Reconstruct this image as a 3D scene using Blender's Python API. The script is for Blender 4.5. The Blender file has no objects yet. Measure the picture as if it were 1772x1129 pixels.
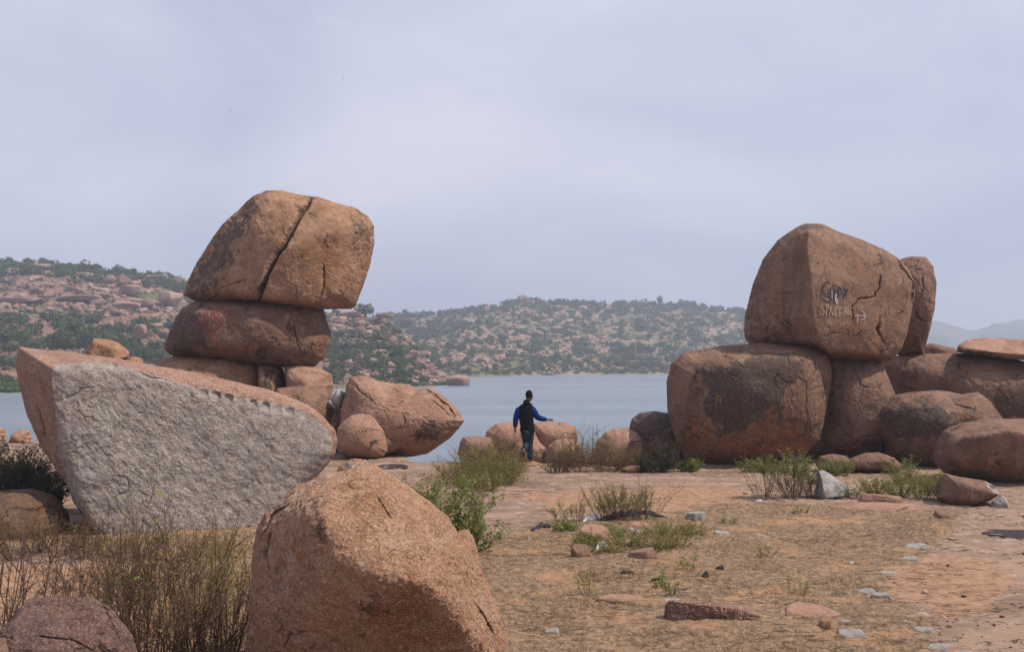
import bpy, bmesh, math, random
import numpy as np
from mathutils import Vector
from mathutils.bvhtree import BVHTree

# ------------------------------------------------------------------ camera, world, sun
scene = bpy.context.scene
COL = scene.collection
F = 1722.0
CAMZ = 2.45
TILT = math.atan(63.5 / F)
CAM = np.array([0.0, 0.0, CAMZ])

cam_d = bpy.data.cameras.new("camera")
cam_d.lens = 36.0 * F / 1772.0
cam_d.sensor_width = 36.0
cam_d.clip_start = 0.1
cam_d.clip_end = 6000
cam = bpy.data.objects.new("camera", cam_d)
COL.objects.link(cam)
cam.location = (0, 0, CAMZ)
cam.rotation_euler = (math.pi / 2 + TILT, 0, 0)
scene.camera = cam

SUN_AZ = math.radians(-5)      # measured from +X towards +Y
SUN_EL = math.radians(53)
world = bpy.data.worlds.new("World")
scene.world = world
world.use_nodes = True
wt = world.node_tree
wt.nodes.clear()
w_out = wt.nodes.new("ShaderNodeOutputWorld")
w_bg = wt.nodes.new("ShaderNodeBackground")
w_sky = wt.nodes.new("ShaderNodeTexSky")
w_sky.sky_type = 'NISHITA'
w_sky.sun_disc = False
w_sky.sun_elevation = SUN_EL
w_sky.sun_rotation = math.pi / 2 - SUN_AZ
w_sky.air_density = 1.3
w_sky.dust_density = 4.0
w_sky.ozone_density = 2.0
w_tc = wt.nodes.new("ShaderNodeTexCoord")
w_map = wt.nodes.new("ShaderNodeMapping")
w_map.inputs['Scale'].default_value = (1.0, 1.0, 2.6)
w_map.inputs['Rotation'].default_value = (0.0, math.radians(18), 0.4)
w_noise = wt.nodes.new("ShaderNodeTexNoise")
w_noise.inputs['Scale'].default_value = 1.9
w_noise.inputs['Detail'].default_value = 5
w_noise.inputs['Roughness'].default_value = 0.5
w_noise.inputs['Distortion'].default_value = 0.4
w_ramp = wt.nodes.new("ShaderNodeValToRGB")
w_ramp.color_ramp.elements[0].position = 0.36
w_ramp.color_ramp.elements[0].color = (5.1, 5.45, 7.35, 1)
w_ramp.color_ramp.elements[1].position = 0.70
w_ramp.color_ramp.elements[1].color = (7.9, 7.95, 9.2, 1)
w_mix = wt.nodes.new("ShaderNodeMix")
w_mix.data_type = 'RGBA'
w_mix.inputs[0].default_value = 0.9
wt.links.new(w_tc.outputs['Generated'], w_map.inputs['Vector'])
wt.links.new(w_map.outputs[0], w_noise.inputs['Vector'])
wt.links.new(w_noise.outputs['Fac'], w_ramp.inputs[0])
wt.links.new(w_sky.outputs[0], w_mix.inputs[6])
wt.links.new(w_ramp.outputs[0], w_mix.inputs[7])
wt.links.new(w_mix.outputs[2], w_bg.inputs['Color'])
w_bg.inputs['Strength'].default_value = 0.1
wt.links.new(w_bg.outputs[0], w_out.inputs['Surface'])

sun_d = bpy.data.lights.new("sun", 'SUN')
sun_d.energy = 5.0
sun_d.angle = math.radians(0.9)
sun_d.color = (1.0, 0.92, 0.81)
sun = bpy.data.objects.new("sun", sun_d)
COL.objects.link(sun)
sdir = Vector((math.cos(SUN_EL) * math.cos(SUN_AZ), math.cos(SUN_EL) * math.sin(SUN_AZ), math.sin(SUN_EL)))
sun.rotation_euler = sdir.to_track_quat('Z', 'Y').to_euler()
sun.location = (30, 0, 60)

scene.view_settings.view_transform = 'Standard'
scene.view_settings.look = 'None'
scene.view_settings.gamma = 1.0
scene.view_settings.use_curve_mapping = False
scene.view_settings.exposure = 0.0
scene.render.engine = 'CYCLES'
scene.cycles.use_denoising = True
scene.cycles.max_bounces = 5
scene.cycles.diffuse_bounces = 3
scene.cycles.glossy_bounces = 2
scene.cycles.transparent_max_bounces = 6
scene.cycles.volume_bounces = 0

# ------------------------------------------------------------------ projection helpers
ct, st_ = math.cos(TILT), math.sin(TILT)
def W(px, py, D):
    """world point seen at photograph position (px, py) at distance D along +Y"""
    xc = (px - 886.0) / F
    yc = (564.5 - py) / F
    dy = ct - yc * st_
    dz = st_ + yc * ct
    s = D / dy
    return np.array([xc * s, D, CAMZ + dz * s])
def proj(P):
    X, Y, Z = P[:, 0], P[:, 1], P[:, 2] - CAMZ
    fw = Y * ct + Z * st_
    up = -Y * st_ + Z * ct
    return 886.0 + F * X / fw, 564.5 - F * up / fw
def unproj(px, py, Y):
    xc = (px - 886.0) / F
    yc = (564.5 - py) / F
    s = Y / (ct - yc * st_)
    return np.stack([xc * s, Y, CAMZ + (st_ + yc * ct) * s], 1)
def gd(py):
    return CAMZ * F / (py - 628.0)

# ------------------------------------------------------------------ numpy noise
_rs = np.random.RandomState(7)
PERM = np.tile(_rs.permutation(256), 3).astype(np.int64)
GR = _rs.normal(size=(256, 3)); GR /= np.linalg.norm(GR, axis=1)[:, None]
def pn(p):
    i = np.floor(p).astype(np.int64); f = p - i; i &= 255
    u = f * f * f * (f * (f * 6 - 15) + 10)
    r = 0
    for dx in (0, 1):
        for dy in (0, 1):
            for dz in (0, 1):
                h = PERM[PERM[PERM[i[:, 0] + dx] + i[:, 1] + dy] + i[:, 2] + dz]
                g = GR[h]
                d = (f[:, 0] - dx) * g[:, 0] + (f[:, 1] - dy) * g[:, 1] + (f[:, 2] - dz) * g[:, 2]
                w = (u[:, 0] if dx else 1 - u[:, 0]) * (u[:, 1] if dy else 1 - u[:, 1]) * (u[:, 2] if dz else 1 - u[:, 2])
                r = r + w * d
    return r * 1.6
def fbm(p, o=4, g=0.5):
    a, s, r = 1.0, 0.0, 0
    for k in range(o):
        r = r + a * pn(p * (2.03 ** k) + 17.3 * k); s += a; a *= g
    return r / s
def fbm2(x, y, sc, o=4, z=0.0, g=0.5):
    x = np.atleast_1d(np.asarray(x, float)); y = np.atleast_1d(np.asarray(y, float))
    return fbm(np.stack([x * sc, y * sc, np.full_like(x, z)], 1), o, g)
def sstep(a, b, x):
    t = np.clip((x - a) / (b - a), 0, 1)
    return t * t * (3 - 2 * t)

def seg_dist(qx, qy, poly, closed=True):
    P = np.array(poly, float)
    n = len(P)
    best = np.full(qx.shape, 1e9)
    for k in range(n if closed else n - 1):
        a, b = P[k], P[(k + 1) % n]
        d = b - a
        L = d @ d + 1e-9
        t = np.clip(((qx - a[0]) * d[0] + (qy - a[1]) * d[1]) / L, 0, 1)
        best = np.minimum(best, (qx - a[0] - t * d[0]) ** 2 + (qy - a[1] - t * d[1]) ** 2)
    return np.sqrt(best)
def inside(qx, qy, poly):
    r = np.zeros(qx.shape, bool)
    n = len(poly)
    for k in range(n):
        x0, y0 = poly[k]; x1, y1 = poly[(k + 1) % n]
        c = (y0 > qy) != (y1 > qy)
        if y1 != y0:
            r ^= c & (qx < (x1 - x0) * (qy - y0) / (y1 - y0) + x0)
    return r
def sdist(qx, qy, poly):
    d = seg_dist(qx, qy, poly)
    return np.where(inside(qx, qy, poly), d, -d)      # positive inside

# ------------------------------------------------------------------ object helpers
def mesh_obj(name, V, Fc, mat=None, parent=None, loc=None, smooth=False):
    me = bpy.data.meshes.new(name)
    V = np.asarray(V, np.float32); 
    if isinstance(Fc, np.ndarray):
        k = Fc.shape[1]; n = len(Fc)
        me.vertices.add(len(V)); me.vertices.foreach_set("co", V.ravel())
        me.loops.add(n * k); me.loops.foreach_set("vertex_index", Fc.astype(np.int32).ravel())
        me.polygons.add(n)
        me.polygons.foreach_set("loop_start", np.arange(0, n * k, k, dtype=np.int32))
        me.polygons.foreach_set("loop_total", np.full(n, k, np.int32))
        me.update(calc_edges=True)
    else:
        me.from_pydata([tuple(v) for v in V], [], Fc); me.update()
    if smooth:
        me.polygons.foreach_set("use_smooth", np.ones(len(me.polygons), bool))
    if mat: me.materials.append(mat)
    o = bpy.data.objects.new(name, me)
    COL.objects.link(o)
    if parent: o.parent = parent
    if loc is not None: o.location = loc
    return o
def tag(o, label=None, cat=None, group=None, kind=None):
    if label: o['label'] = label
    if cat: o['category'] = cat
    if group: o['group'] = group
    if kind: o['kind'] = kind
    return o
def empty(name, loc=(0, 0, 0)):
    o = bpy.data.objects.new(name, None)
    COL.objects.link(o); o.location = loc; o.empty_display_size = 0.2
    return o
def set_attr(me, name, arr):
    a = me.attributes.new(name, 'FLOAT_COLOR', 'POINT')
    n = len(me.vertices)
    c = np.ones((n, 4), np.float32); c[:, :arr.shape[1]] = arr
    a.data.foreach_set("color", c.ravel())
def vnormals(V, T):
    n = np.cross(V[T[:, 1]] - V[T[:, 0]], V[T[:, 2]] - V[T[:, 0]])
    N = np.zeros_like(V)
    for k in range(3):
        for c in range(3):
            N[:, c] += np.bincount(T[:, k], n[:, c], len(V))
    return N / (np.linalg.norm(N, axis=1)[:, None] + 1e-12)

# ------------------------------------------------------------------ node helper
class NT:
    def __init__(s, name):
        s.m = bpy.data.materials.new(name); s.m.use_nodes = True
        s.t = s.m.node_tree; s.t.nodes.clear()
        s.out = s.n("ShaderNodeOutputMaterial"); s.b = s.n("ShaderNodeBsdfPrincipled")
        s.l(s.b.outputs[0], s.out.inputs['Surface'])
        s.b.inputs['Specular IOR Level'].default_value = 0.25
    def n(s, t): return s.t.nodes.new(t)
    def l(s, a, b): s.t.links.new(a, b)
    def put(s, sock, v):
        if hasattr(v, 'default_value') or hasattr(v, 'is_linked'): s.l(v, sock)
        elif isinstance(v, tuple) and len(v) == 3 and len(sock.default_value) == 4: sock.default_value = (*v, 1)
        else: sock.default_value = v
    def coord(s, scale=(1, 1, 1), out='Object', rot=(0, 0, 0)):
        c = s.n("ShaderNodeTexCoord"); m = s.n("ShaderNodeMapping")
        s.l(c.outputs[out], m.inputs[0]); m.inputs['Scale'].default_value = scale; m.inputs['Rotation'].default_value = rot
        return m.outputs[0]
    def noise(s, v, sc, det=4, rough=0.55, dist=0.0):
        n = s.n("ShaderNodeTexNoise"); s.l(v, n.inputs['Vector'])
        n.inputs['Scale'].default_value = sc; n.inputs['Detail'].default_value = det
        n.inputs['Roughness'].default_value = rough; n.inputs['Distortion'].default_value = dist
        return n.outputs['Fac']
    def vor(s, v, sc, feat='F1'):
        n = s.n("ShaderNodeTexVoronoi"); s.l(v, n.inputs['Vector']); n.feature = feat
        n.inputs['Scale'].default_value = sc
        return n.outputs['Distance']
    def ramp(s, f, a, b, lo=0.0, hi=1.0):
        n = s.n("ShaderNodeMapRange"); n.interpolation_type = 'SMOOTHSTEP'
        s.l(f, n.inputs[0]); n.inputs[1].default_value = a; n.inputs[2].default_value = b
        n.inputs[3].default_value = lo; n.inputs[4].default_value = hi
        return n.outputs[0]
    def math(s, op, a, b=0.0, clamp=False):
        n = s.n("ShaderNodeMath"); n.operation = op; n.use_clamp = clamp
        s.put(n.inputs[0], a); s.put(n.inputs[1], b)
        return n.outputs[0]
    def mix(s, f, a, b, mode='MIX'):
        n = s.n("ShaderNodeMix"); n.data_type = 'RGBA'; n.blend_type = mode
        s.put(n.inputs[0], f); s.put(n.inputs[6], a); s.put(n.inputs[7], b)
        return n.outputs[2]
    def attr(s, name):
        n = s.n("ShaderNodeAttribute"); n.attribute_name = name
        x = s.n("ShaderNodeSeparateColor"); s.l(n.outputs['Color'], x.inputs[0])
        return x.outputs[0], x.outputs[1], x.outputs[2], n.outputs['Alpha']
    def bump(s, h, strength, dist, prev=None):
        n = s.n("ShaderNodeBump"); s.l(h, n.inputs['Height'])
        n.inputs['Strength'].default_value = strength; n.inputs['Distance'].default_value = dist
        if prev is not None: s.l(prev, n.inputs['Normal'])
        return n.outputs[0]
    def done(s, col=None, rough=0.9, nrm=None):
        if col is not None: s.put(s.b.inputs['Base Color'], col)
        s.put(s.b.inputs['Roughness'], rough)
        if nrm is not None: s.l(nrm, s.b.inputs['Normal'])
        return s.m

def rock_mat(name, base=(0.27, 0.155, 0.112), alt=(0.185, 0.098, 0.066), pale=(0.36, 0.24, 0.19),
             dark=(0.060, 0.043, 0.036), orange=(0.29, 0.115, 0.042), gray=(0.36, 0.335, 0.32),
             streak=0.45, grain=1.0, bmp=1.0, seed=0.0, crackw=0.02, speck=0.5, cell=38.0, cellmix=.10):
    s = NT(name)
    c0 = s.coord((1, 1, 1)); cs = s.coord((2.4, 2.4, 0.32))
    R, G, B, _ = s.attr('stain')
    big = s.ramp(s.noise(c0, 0.9 + seed * .1, 5, .6, .5), 0.36, 0.66)
    col = s.mix(big, base, alt)
    mid = s.ramp(s.noise(c0, 3.1, 6, .65, .3), 0.50, 0.78)
    col = s.mix(s.math('MULTIPLY', mid, 0.75), col, pale)
    # broken weather skin (darker varnish)
    st = s.ramp(s.noise(cs, 0.9, 7, .68, .6), 0.52, 0.70)
    col = s.mix(s.math('MULTIPLY', st, streak), col, s.mix(0.35, dark, alt))
    # orange run streaks
    og = s.ramp(s.noise(cs, 1.15, 5, .6, .2), 0.57, 0.72)
    col = s.mix(s.math('MULTIPLY', og, 0.45), col, orange)
    brk = s.noise(c0, 5.5, 8, .72, .4)
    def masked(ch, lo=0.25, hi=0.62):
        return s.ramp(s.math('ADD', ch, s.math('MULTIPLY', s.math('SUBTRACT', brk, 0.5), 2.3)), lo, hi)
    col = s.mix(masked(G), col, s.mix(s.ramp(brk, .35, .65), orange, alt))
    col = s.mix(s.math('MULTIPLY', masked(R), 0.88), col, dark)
    gr = s.ramp(s.noise(c0, 7.0, 6, .7), .35, .68)
    gcol = s.mix(gr, gray, tuple(x * .55 for x in gray))
    gcol = s.mix(s.math('MULTIPLY', s.ramp(s.noise(c0, 1.6, 5, .6, .3), .60, .74), .4), gcol, (.30, .20, .15))
    col = s.mix(s.ramp(s.math('ADD', B, s.math('MULTIPLY', s.math('SUBTRACT', brk, 0.5), .35)), .42, .55), col, gcol)
    bl = s.noise(c0, 4.6, 9, .78, .5)
    col = s.mix(s.ramp(bl, .53, .68, 0, .60), col, tuple(x * .42 for x in alt))
    col = s.mix(s.ramp(bl, .44, .32, 0, .50), col, tuple(min(.8, x * 1.12) for x in pale))
    # mineral grain
    g1 = s.noise(c0, 30 * grain, 4, .85)
    col = s.mix(s.ramp(g1, .53, .72, 0, speck * .8), col, tuple(min(.8, x * 1.75 + .05) for x in base), 'MIX')
    col = s.mix(s.ramp(g1, .47, .30, 0, speck * 1.0), col, tuple(x * .30 for x in base), 'MIX')
    vc = s.n("ShaderNodeTexVoronoi"); vc.inputs['Scale'].default_value = cell
    s.l(s.coord((1.1, 1.0, .9), rot=(.2, .6, 0)), vc.inputs['Vector'])
    vr = s.n("ShaderNodeSeparateColor"); s.l(vc.outputs['Color'], vr.inputs[0])
    col = s.mix(s.ramp(vr.outputs[0], .62, 1.0, 0, cellmix * 1.3), col, s.mix(.5, (.62, .50, .42), pale))
    col = s.mix(s.ramp(vr.outputs[0], .38, .0, 0, cellmix * 1.5), col, s.mix(.5, (.045, .028, .02), alt))
    # thin wandering cracks
    wv = s.n("ShaderNodeVectorMath"); wv.operation = 'ADD'
    nz = s.n("ShaderNodeTexNoise"); s.l(c0, nz.inputs[0]); nz.inputs['Scale'].default_value = 1.6; nz.inputs['Detail'].default_value = 5
    sc = s.n("ShaderNodeVectorMath"); sc.operation = 'SCALE'; sc.inputs['Scale'].default_value = 1.1
    s.l(nz.outputs['Color'], sc.inputs[0]); s.l(c0, wv.inputs[0]); s.l(sc.outputs[0], wv.inputs[1])
    ed = s.vor(wv.outputs[0], 0.75, 'DISTANCE_TO_EDGE')
    cm = s.ramp(s.noise(c0, 1.7, 3), 0.54, 0.60)
    crack = s.math('MULTIPLY', s.ramp(ed, crackw, 0.0), cm)
    col = s.mix(s.math('MULTIPLY', crack, .75), col, (0.03, 0.02, 0.016))
    # relief
    h1 = s.noise(c0, 2.6, 9, .62, .2)
    h2 = s.noise(c0, 24 * grain, 6, .75)
    hs = s.noise(s.coord((1.2, 1.2, 3.5), rot=(.3, .4, 0)), 3.2, 7, .7, 1.0)
    n = s.bump(h1, .55 * bmp, .12)
    n = s.bump(hs, .45 * bmp, .05, n)
    n = s.bump(s.math('MULTIPLY', crack, -1.0), .8, .05, n)
    n = s.bump(h2, .7 * bmp, .022, n)
    n = s.bump(vr.outputs[1], .22 * bmp, .25 / cell, n)
    return s.done(col, 0.88, n)

M = {}
M['pink'] = rock_mat('pink_granite')
M['pinkb'] = rock_mat('dusty_pink_granite', base=(.34, .19, .13), alt=(.24, .13, .082), streak=.3, seed=3)
M['brown'] = rock_mat('brown_granite', base=(.215, .122, .082), alt=(.13, .07, .046), pale=(.31, .20, .15), streak=.75, seed=5)
M['orange'] = rock_mat('orange_granite', base=(.33, .18, .108), alt=(.22, .112, .058), pale=(.45, .295, .20), streak=.6, seed=7)
M['front'] = rock_mat('coarse_orange_granite', base=(.49, .265, .15), alt=(.40, .205, .11), pale=(.68, .50, .40), streak=.08,
                      grain=1.1, bmp=1.9, seed=2, speck=1.0, crackw=.006, cell=105, cellmix=.36)
M['slab'] = rock_mat('split_granite', base=(.37, .215, .155), alt=(.28, .15, .10), pale=(.47, .32, .25), gray=(.40, .362, .325), streak=.15,
                     grain=.9, bmp=1.6, seed=4, speck=.95, crackw=.002, cell=75, cellmix=.34)
M['rusty'] = rock_mat('rusty_dark_granite', base=(.15, .08, .045), alt=(.09, .05, .03), pale=(.22, .13, .08), streak=.5, seed=9)
M['front2'] = rock_mat('purplish_coarse_granite', base=(.22, .125, .10), alt=(.15, .08, .062), pale=(.32, .21, .17), streak=.1, grain=1.2, bmp=1.9, seed=8, speck=.9, crackw=.01, cell=100, cellmix=.3)
M['brown2'] = rock_mat('ochre_brown_granite', base=(.235, .13, .083), alt=(.145, .076, .046), pale=(.33, .215, .155), streak=.8, seed=6)
M['stone'] = rock_mat('weathered_grey_stone', base=(.24, .21, .19), alt=(.2, .16, .14), pale=(.34, .31, .29), gray=(.33, .30, .27), streak=.1, speck=.6, crackw=.004)
M['gray'] = rock_mat('grey_granite', base=(.33, .29, .27), alt=(.25, .22, .20), pale=(.46, .43, .41), orange=(.3, .2, .14), streak=.1, speck=.6, crackw=.008)

def simple_mat(name, col, rough=.8, bscale=None, bstr=.3, col2=None, nsc=8, spec=.3):
    s = NT(name); c = s.coord()
    cc = col
    if col2: cc = s.mix(s.ramp(s.noise(c, nsc, 5, .6), .38, .64), col, col2)
    n = s.bump(s.noise(c, bscale, 5, .6), bstr, .02) if bscale else None
    s.b.inputs['Specular IOR Level'].default_value = spec
    return s.done(cc, rough, n)

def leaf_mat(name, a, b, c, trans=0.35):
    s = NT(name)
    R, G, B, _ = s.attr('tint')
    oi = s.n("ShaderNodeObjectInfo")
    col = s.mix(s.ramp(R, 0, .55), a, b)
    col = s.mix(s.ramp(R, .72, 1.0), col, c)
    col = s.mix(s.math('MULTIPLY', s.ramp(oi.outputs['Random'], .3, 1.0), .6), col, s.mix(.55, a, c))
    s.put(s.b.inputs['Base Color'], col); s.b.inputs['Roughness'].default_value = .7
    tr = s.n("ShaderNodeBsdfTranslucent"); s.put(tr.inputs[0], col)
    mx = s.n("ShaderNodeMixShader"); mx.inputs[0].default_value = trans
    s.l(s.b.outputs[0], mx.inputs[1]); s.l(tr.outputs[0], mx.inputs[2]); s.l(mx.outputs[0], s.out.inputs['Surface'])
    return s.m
M['leaf_green'] = leaf_mat('green_leaves', (.09, .125, .028), (.19, .22, .05), (.33, .31, .09))
M['leaf_yellow'] = leaf_mat('yellow_green_leaves', (.14, .15, .035), (.26, .235, .06), (.36, .26, .09))
M['leaf_dry'] = leaf_mat('dry_leaves', (.11, .07, .035), (.20, .13, .055), (.10, .11, .035))
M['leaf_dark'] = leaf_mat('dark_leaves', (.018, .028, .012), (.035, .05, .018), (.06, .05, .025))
M['hill_leaf'] = leaf_mat('hill_foliage', (.030, .055, .022), (.075, .105, .038), (.16, .155, .07), .25)
M['shore_leaf'] = leaf_mat('shore_foliage', (.06, .10, .022), (.11, .15, .035), (.17, .17, .05), .25)
M['grass'] = leaf_mat('dry_grass', (.15, .095, .05), (.33, .22, .12), (.17, .15, .055), .25)
M['straw'] = leaf_mat('straw', (.30, .20, .08), (.42, .30, .12), (.25, .2, .07), .25)
M['stem_red'] = simple_mat('reddish_stems', (.10, .048, .034), .7, None, 0, (.15, .088, .055), 5)
M['stem_green'] = simple_mat('olive_stems', (.15, .14, .05), .7, None, 0, (.20, .13, .07), 5)
M['stem_gray'] = simple_mat('dead_twigs', (.20, .15, .12), .8, None, 0, (.12, .08, .06), 5)
M['bark'] = simple_mat('bark', (.12, .09, .07), .9, 6, .4)

# ------------------------------------------------------------------ boulders
_ico = {}
def ico(sub):
    if sub not in _ico:
        bm = bmesh.new(); bmesh.ops.create_icosphere(bm, subdivisions=sub, radius=1.0)
        V = np.array([v.co[:] for v in bm.verts]); T = np.array([[v.index for v in f.verts] for f in bm.faces])
        V /= np.linalg.norm(V, axis=1)[:, None]
        bm.free(); _ico[sub] = (V, T)
    return _ico[sub]
def hull_planes(P):
    bm = bmesh.new()
    for p in P: bm.verts.new(p)
    r = bmesh.ops.convex_hull(bm, input=bm.verts)
    bm.normal_update()
    pl = []
    c = P.mean(0) * 0
    for f in bm.faces:
        n = np.array(f.normal[:]); d = float(n @ np.array(f.verts[0].co[:]))
        if d < 0: n, d = -n, -d
        if d < 0.03: d = 0.03
        if f.calc_area() < 1e-4: continue
        pl.append((f.calc_area(), n, d))
    bm.free()
    pl.sort(key=lambda t: -t[0])
    out = []
    for a, n, d in pl:
        if all(n @ m < .985 for _, m, _ in out): out.append((a, n, d))
    return np.array([n for _, n, _ in out]), np.array([d for _, _, d in out])
def detail(V, T, seed, amp, size, flake=1.0, edges=False):
    N = vnormals(V, T)
    q = V + seed * 3.71
    k = 1.0 / size
    L = fbm(q * (1.3 * k) * 1.2, 4)
    t = L * 7; fr = t - np.floor(t)
    terr = (np.floor(t) + sstep(.90, 1, fr) - t) / 7
    gate = sstep(-.15, .2, pn(q * 1.1 * k + 40))
    d = amp * (0.55 * fbm(q * 1.1 * k * 2, 5, .5) * .8 + 1.5 * flake * terr * gate)
    c = np.abs(fbm(q * 0.9 * k + 9.1, 4)); mk = sstep(.12, .35, pn(q * 1.9 * k + 3))
    cr = np.exp(-(c / .010) ** 2) * mk
    d -= amp * .45 * cr
    d += amp * .10 * fbm(q * 9 * k, 4, .6)
    R = V + N * d[:, None]
    if edges:
        e = sstep(.87, .93, fr) * gate * sstep(.15, .35, pn(q * 3.3 * k + 11))
        return R, np.clip(e * .42 + cr * .4, 0, 1)
    return R

BOULD = {}
def boulder(name, label, D, outline, half, mat, front=None, p=12, sub=7, seed=0, amp=.09, size=2.0, lump=.05, flake=1.0,
            paint=(), grooves=(), group=None, cat='boulder', bias=.45, back=.8, rough=None, notches=None):
    poly = [tuple(map(float, q)) for q in outline]
    A = np.array(poly)
    x, y = A[:, 0], A[:, 1]
    cr = x * np.roll(y, -1) - np.roll(x, -1) * y
    ar = cr.sum() / 2
    cx = ((x + np.roll(x, -1)) * cr).sum() / (6 * ar); cy = ((y + np.roll(y, -1)) * cr).sum() / (6 * ar)
    C = W(cx, cy, D)
    def ring(s, dy):
        Q = np.array([[cx + (a - cx) * s, cy + (b - cy) * s] for a, b in poly])
        return unproj(Q[:, 0], Q[:, 1], np.full(len(Q), D)) - C + np.array([0, dy, 0])
    P = [ring(1, 0.0), ring(.82, half * .62 * back), ring(.45, half * back)]
    if front is None:
        P += [ring(.84, -half * .62), ring(.5, -half)]
    else:
        for (a, b, dy) in front:
            P.append((W(a, b, D + dy) - C)[None])
        P.append(ring(.97, -half * .12))
    P = np.concatenate(P)
    Nn, dd = hull_planes(P)
    V0, T = ico(sub)
    u = V0 + np.array([0, -bias, 0]); u /= np.linalg.norm(u, axis=1)[:, None]
    acc = np.zeros(len(u))
    for n, d in zip(Nn, dd):
        acc += np.maximum(0, (u @ n) / d) ** p
    V = u * (acc ** (-1.0 / p))[:, None]
    V += u * (lump * size * fbm(V * (.8 / size) * 1.5 + seed * 5.3, 3))[:, None]
    V, e1 = detail(V, T, seed, amp, size, flake, True)
    # fit the silhouette to the traced outline
    nb = 240
    th_b = (np.arange(nb) + .5) / nb * 2 * math.pi - math.pi
    Tb = np.zeros(nb)
    for k in range(len(poly)):
        (x0, y0), (x1, y1) = poly[k], poly[(k + 1) % len(poly)]
        x0 -= cx; x1 -= cx; y0 -= cy; y1 -= cy
        dx, dy = x1 - x0, y1 - y0
        c, s = np.cos(th_b), np.sin(th_b)
        den = c * dy - s * dx
        den = np.where(np.abs(den) < 1e-9, 1e-9, den)
        r = (x0 * dy - y0 * dx) / den
        t = (x0 * s - y0 * c) / den
        ok = (r > 0) & (t >= -1e-6) & (t <= 1 + 1e-6)
        Tb = np.where(ok, np.maximum(Tb, r), Tb)
    for it in range(3):
        X = V + C
        px, py = proj(X)
        th = np.arctan2(py - cy, px - cx); rho = np.hypot(px - cx, py - cy)
        bi = np.clip(((th + math.pi) / (2 * math.pi) * nb).astype(int), 0, nb - 1)
        S = np.zeros(nb); np.maximum.at(S, bi, rho)
        S = np.where(S <= 0, np.max(S), S)
        k = Tb / S
        if it == 0:
            kk = np.convolve(np.concatenate([k[-4:], k, k[:4]]), np.ones(5) / 5, 'same')[4:-4]; k = kk
        ki = np.interp(th, np.concatenate([th_b - 2 * math.pi, th_b, th_b + 2 * math.pi]), np.tile(k, 3))
        w = .35 + .65 * sstep(.0, .8, rho / np.interp(th, th_b, S, period=2 * math.pi))
        ki = 1 + (ki - 1) * (w if it == 0 else sstep(.35, .95, rho / np.interp(th, th_b, S, period=2 * math.pi)))
        V = unproj(cx + (px - cx) * ki, cy + (py - cy) * ki, X[:, 1]) - C
    V, e2 = detail(V, T, seed + 40, amp * .6, size * .42, flake, True)
    N = vnormals(V, T)
    px, py = proj(V + C)
    facing = sstep(.35, -.1, N[:, 1])
    pm = F / D      # photo pixels per metre
    nzx = fbm(V * 1.6 + seed, 4); nzy = fbm(V * 1.6 + 31 + seed, 4); nzf = fbm(V * np.array([7, 7, 2.2]) + seed, 3)
    stain = np.zeros((len(V), 3))
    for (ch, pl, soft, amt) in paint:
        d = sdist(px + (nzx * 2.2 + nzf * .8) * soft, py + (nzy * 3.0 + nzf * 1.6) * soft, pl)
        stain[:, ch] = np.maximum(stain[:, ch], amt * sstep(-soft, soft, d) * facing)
    stain[:, 0] = np.maximum(stain[:, 0], np.maximum(e1, e2 * .8) * (1 - stain[:, 2]))
    for (pl, wpx, dep) in grooves:
        e0, e1 = pl[0], pl[-1]
        wob = fbm(V * 6 + 3 + seed, 3)
        tap = np.minimum(np.hypot(px - e0[0], py - e0[1]), np.hypot(px - e1[0], py - e1[1]))
        tap = (.25 if dep < .2 else .7) + (.75 if dep < .2 else .3) * sstep(0, 14 if wpx < 4 else 30, tap)
        wloc = wpx * (.75 if dep > .2 else .55) * tap * (1 + (.3 if dep > .2 else 1.2) * wob)
        k_ = 3.5 if dep > .2 else 7
        d = seg_dist(px + nzx * k_ + (0 if dep > .2 else 3) * wob, py + nzy * k_, pl, False) / np.maximum(wloc, .8)
        g = dep * tap * np.exp(-d ** 2) * facing
        V = V + np.stack([0 * g, g, 0 * g], 1)
        stain[:, 0] = np.maximum(stain[:, 0], np.exp(-(d * 1.1) ** 2) * facing * (.8 if dep > .2 else .55))
    if notches:
        for (nx_, ny_, w_, h_, dep) in notches:
            g = np.exp(-((px - nx_) / w_) ** 4 - ((py - ny_) / h_) ** 4) * facing * dep
            V = V + np.stack([0 * g, g, 0 * g], 1)
    if rough is not None:
        ch, a, fq = rough
        g = stain[:, ch] * a
        q = np.stack([V[:, 0] * .8 + V[:, 2] * .8, V[:, 1] * .8, (V[:, 2] - V[:, 0]) * .35], 1)
        V = V + vnormals(V, T) * (g * (.75 * fbm(q * fq, 5, .68) + 2.2 * fbm(V * .9 + 5, 3) * (1 if a > .025 else 0)))[:, None]
    if mat in (M['front'], M['front2']):
        V = V + vnormals(V, T) * (.010 * fbm(V * 14, 3, .7) + .006 * fbm(V * np.array([30, 30, 18]), 2) - .014 * sstep(.25, .5, fbm(V * 5 + 7, 3)))[:, None]
    o = mesh_obj(name, V, T, mat, smooth=True, loc=C)
    set_attr(o.data, 'stain', stain)
    tag(o, label, cat, group)
    BOULD[label] = (o, V + C, T)
    return o


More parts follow.
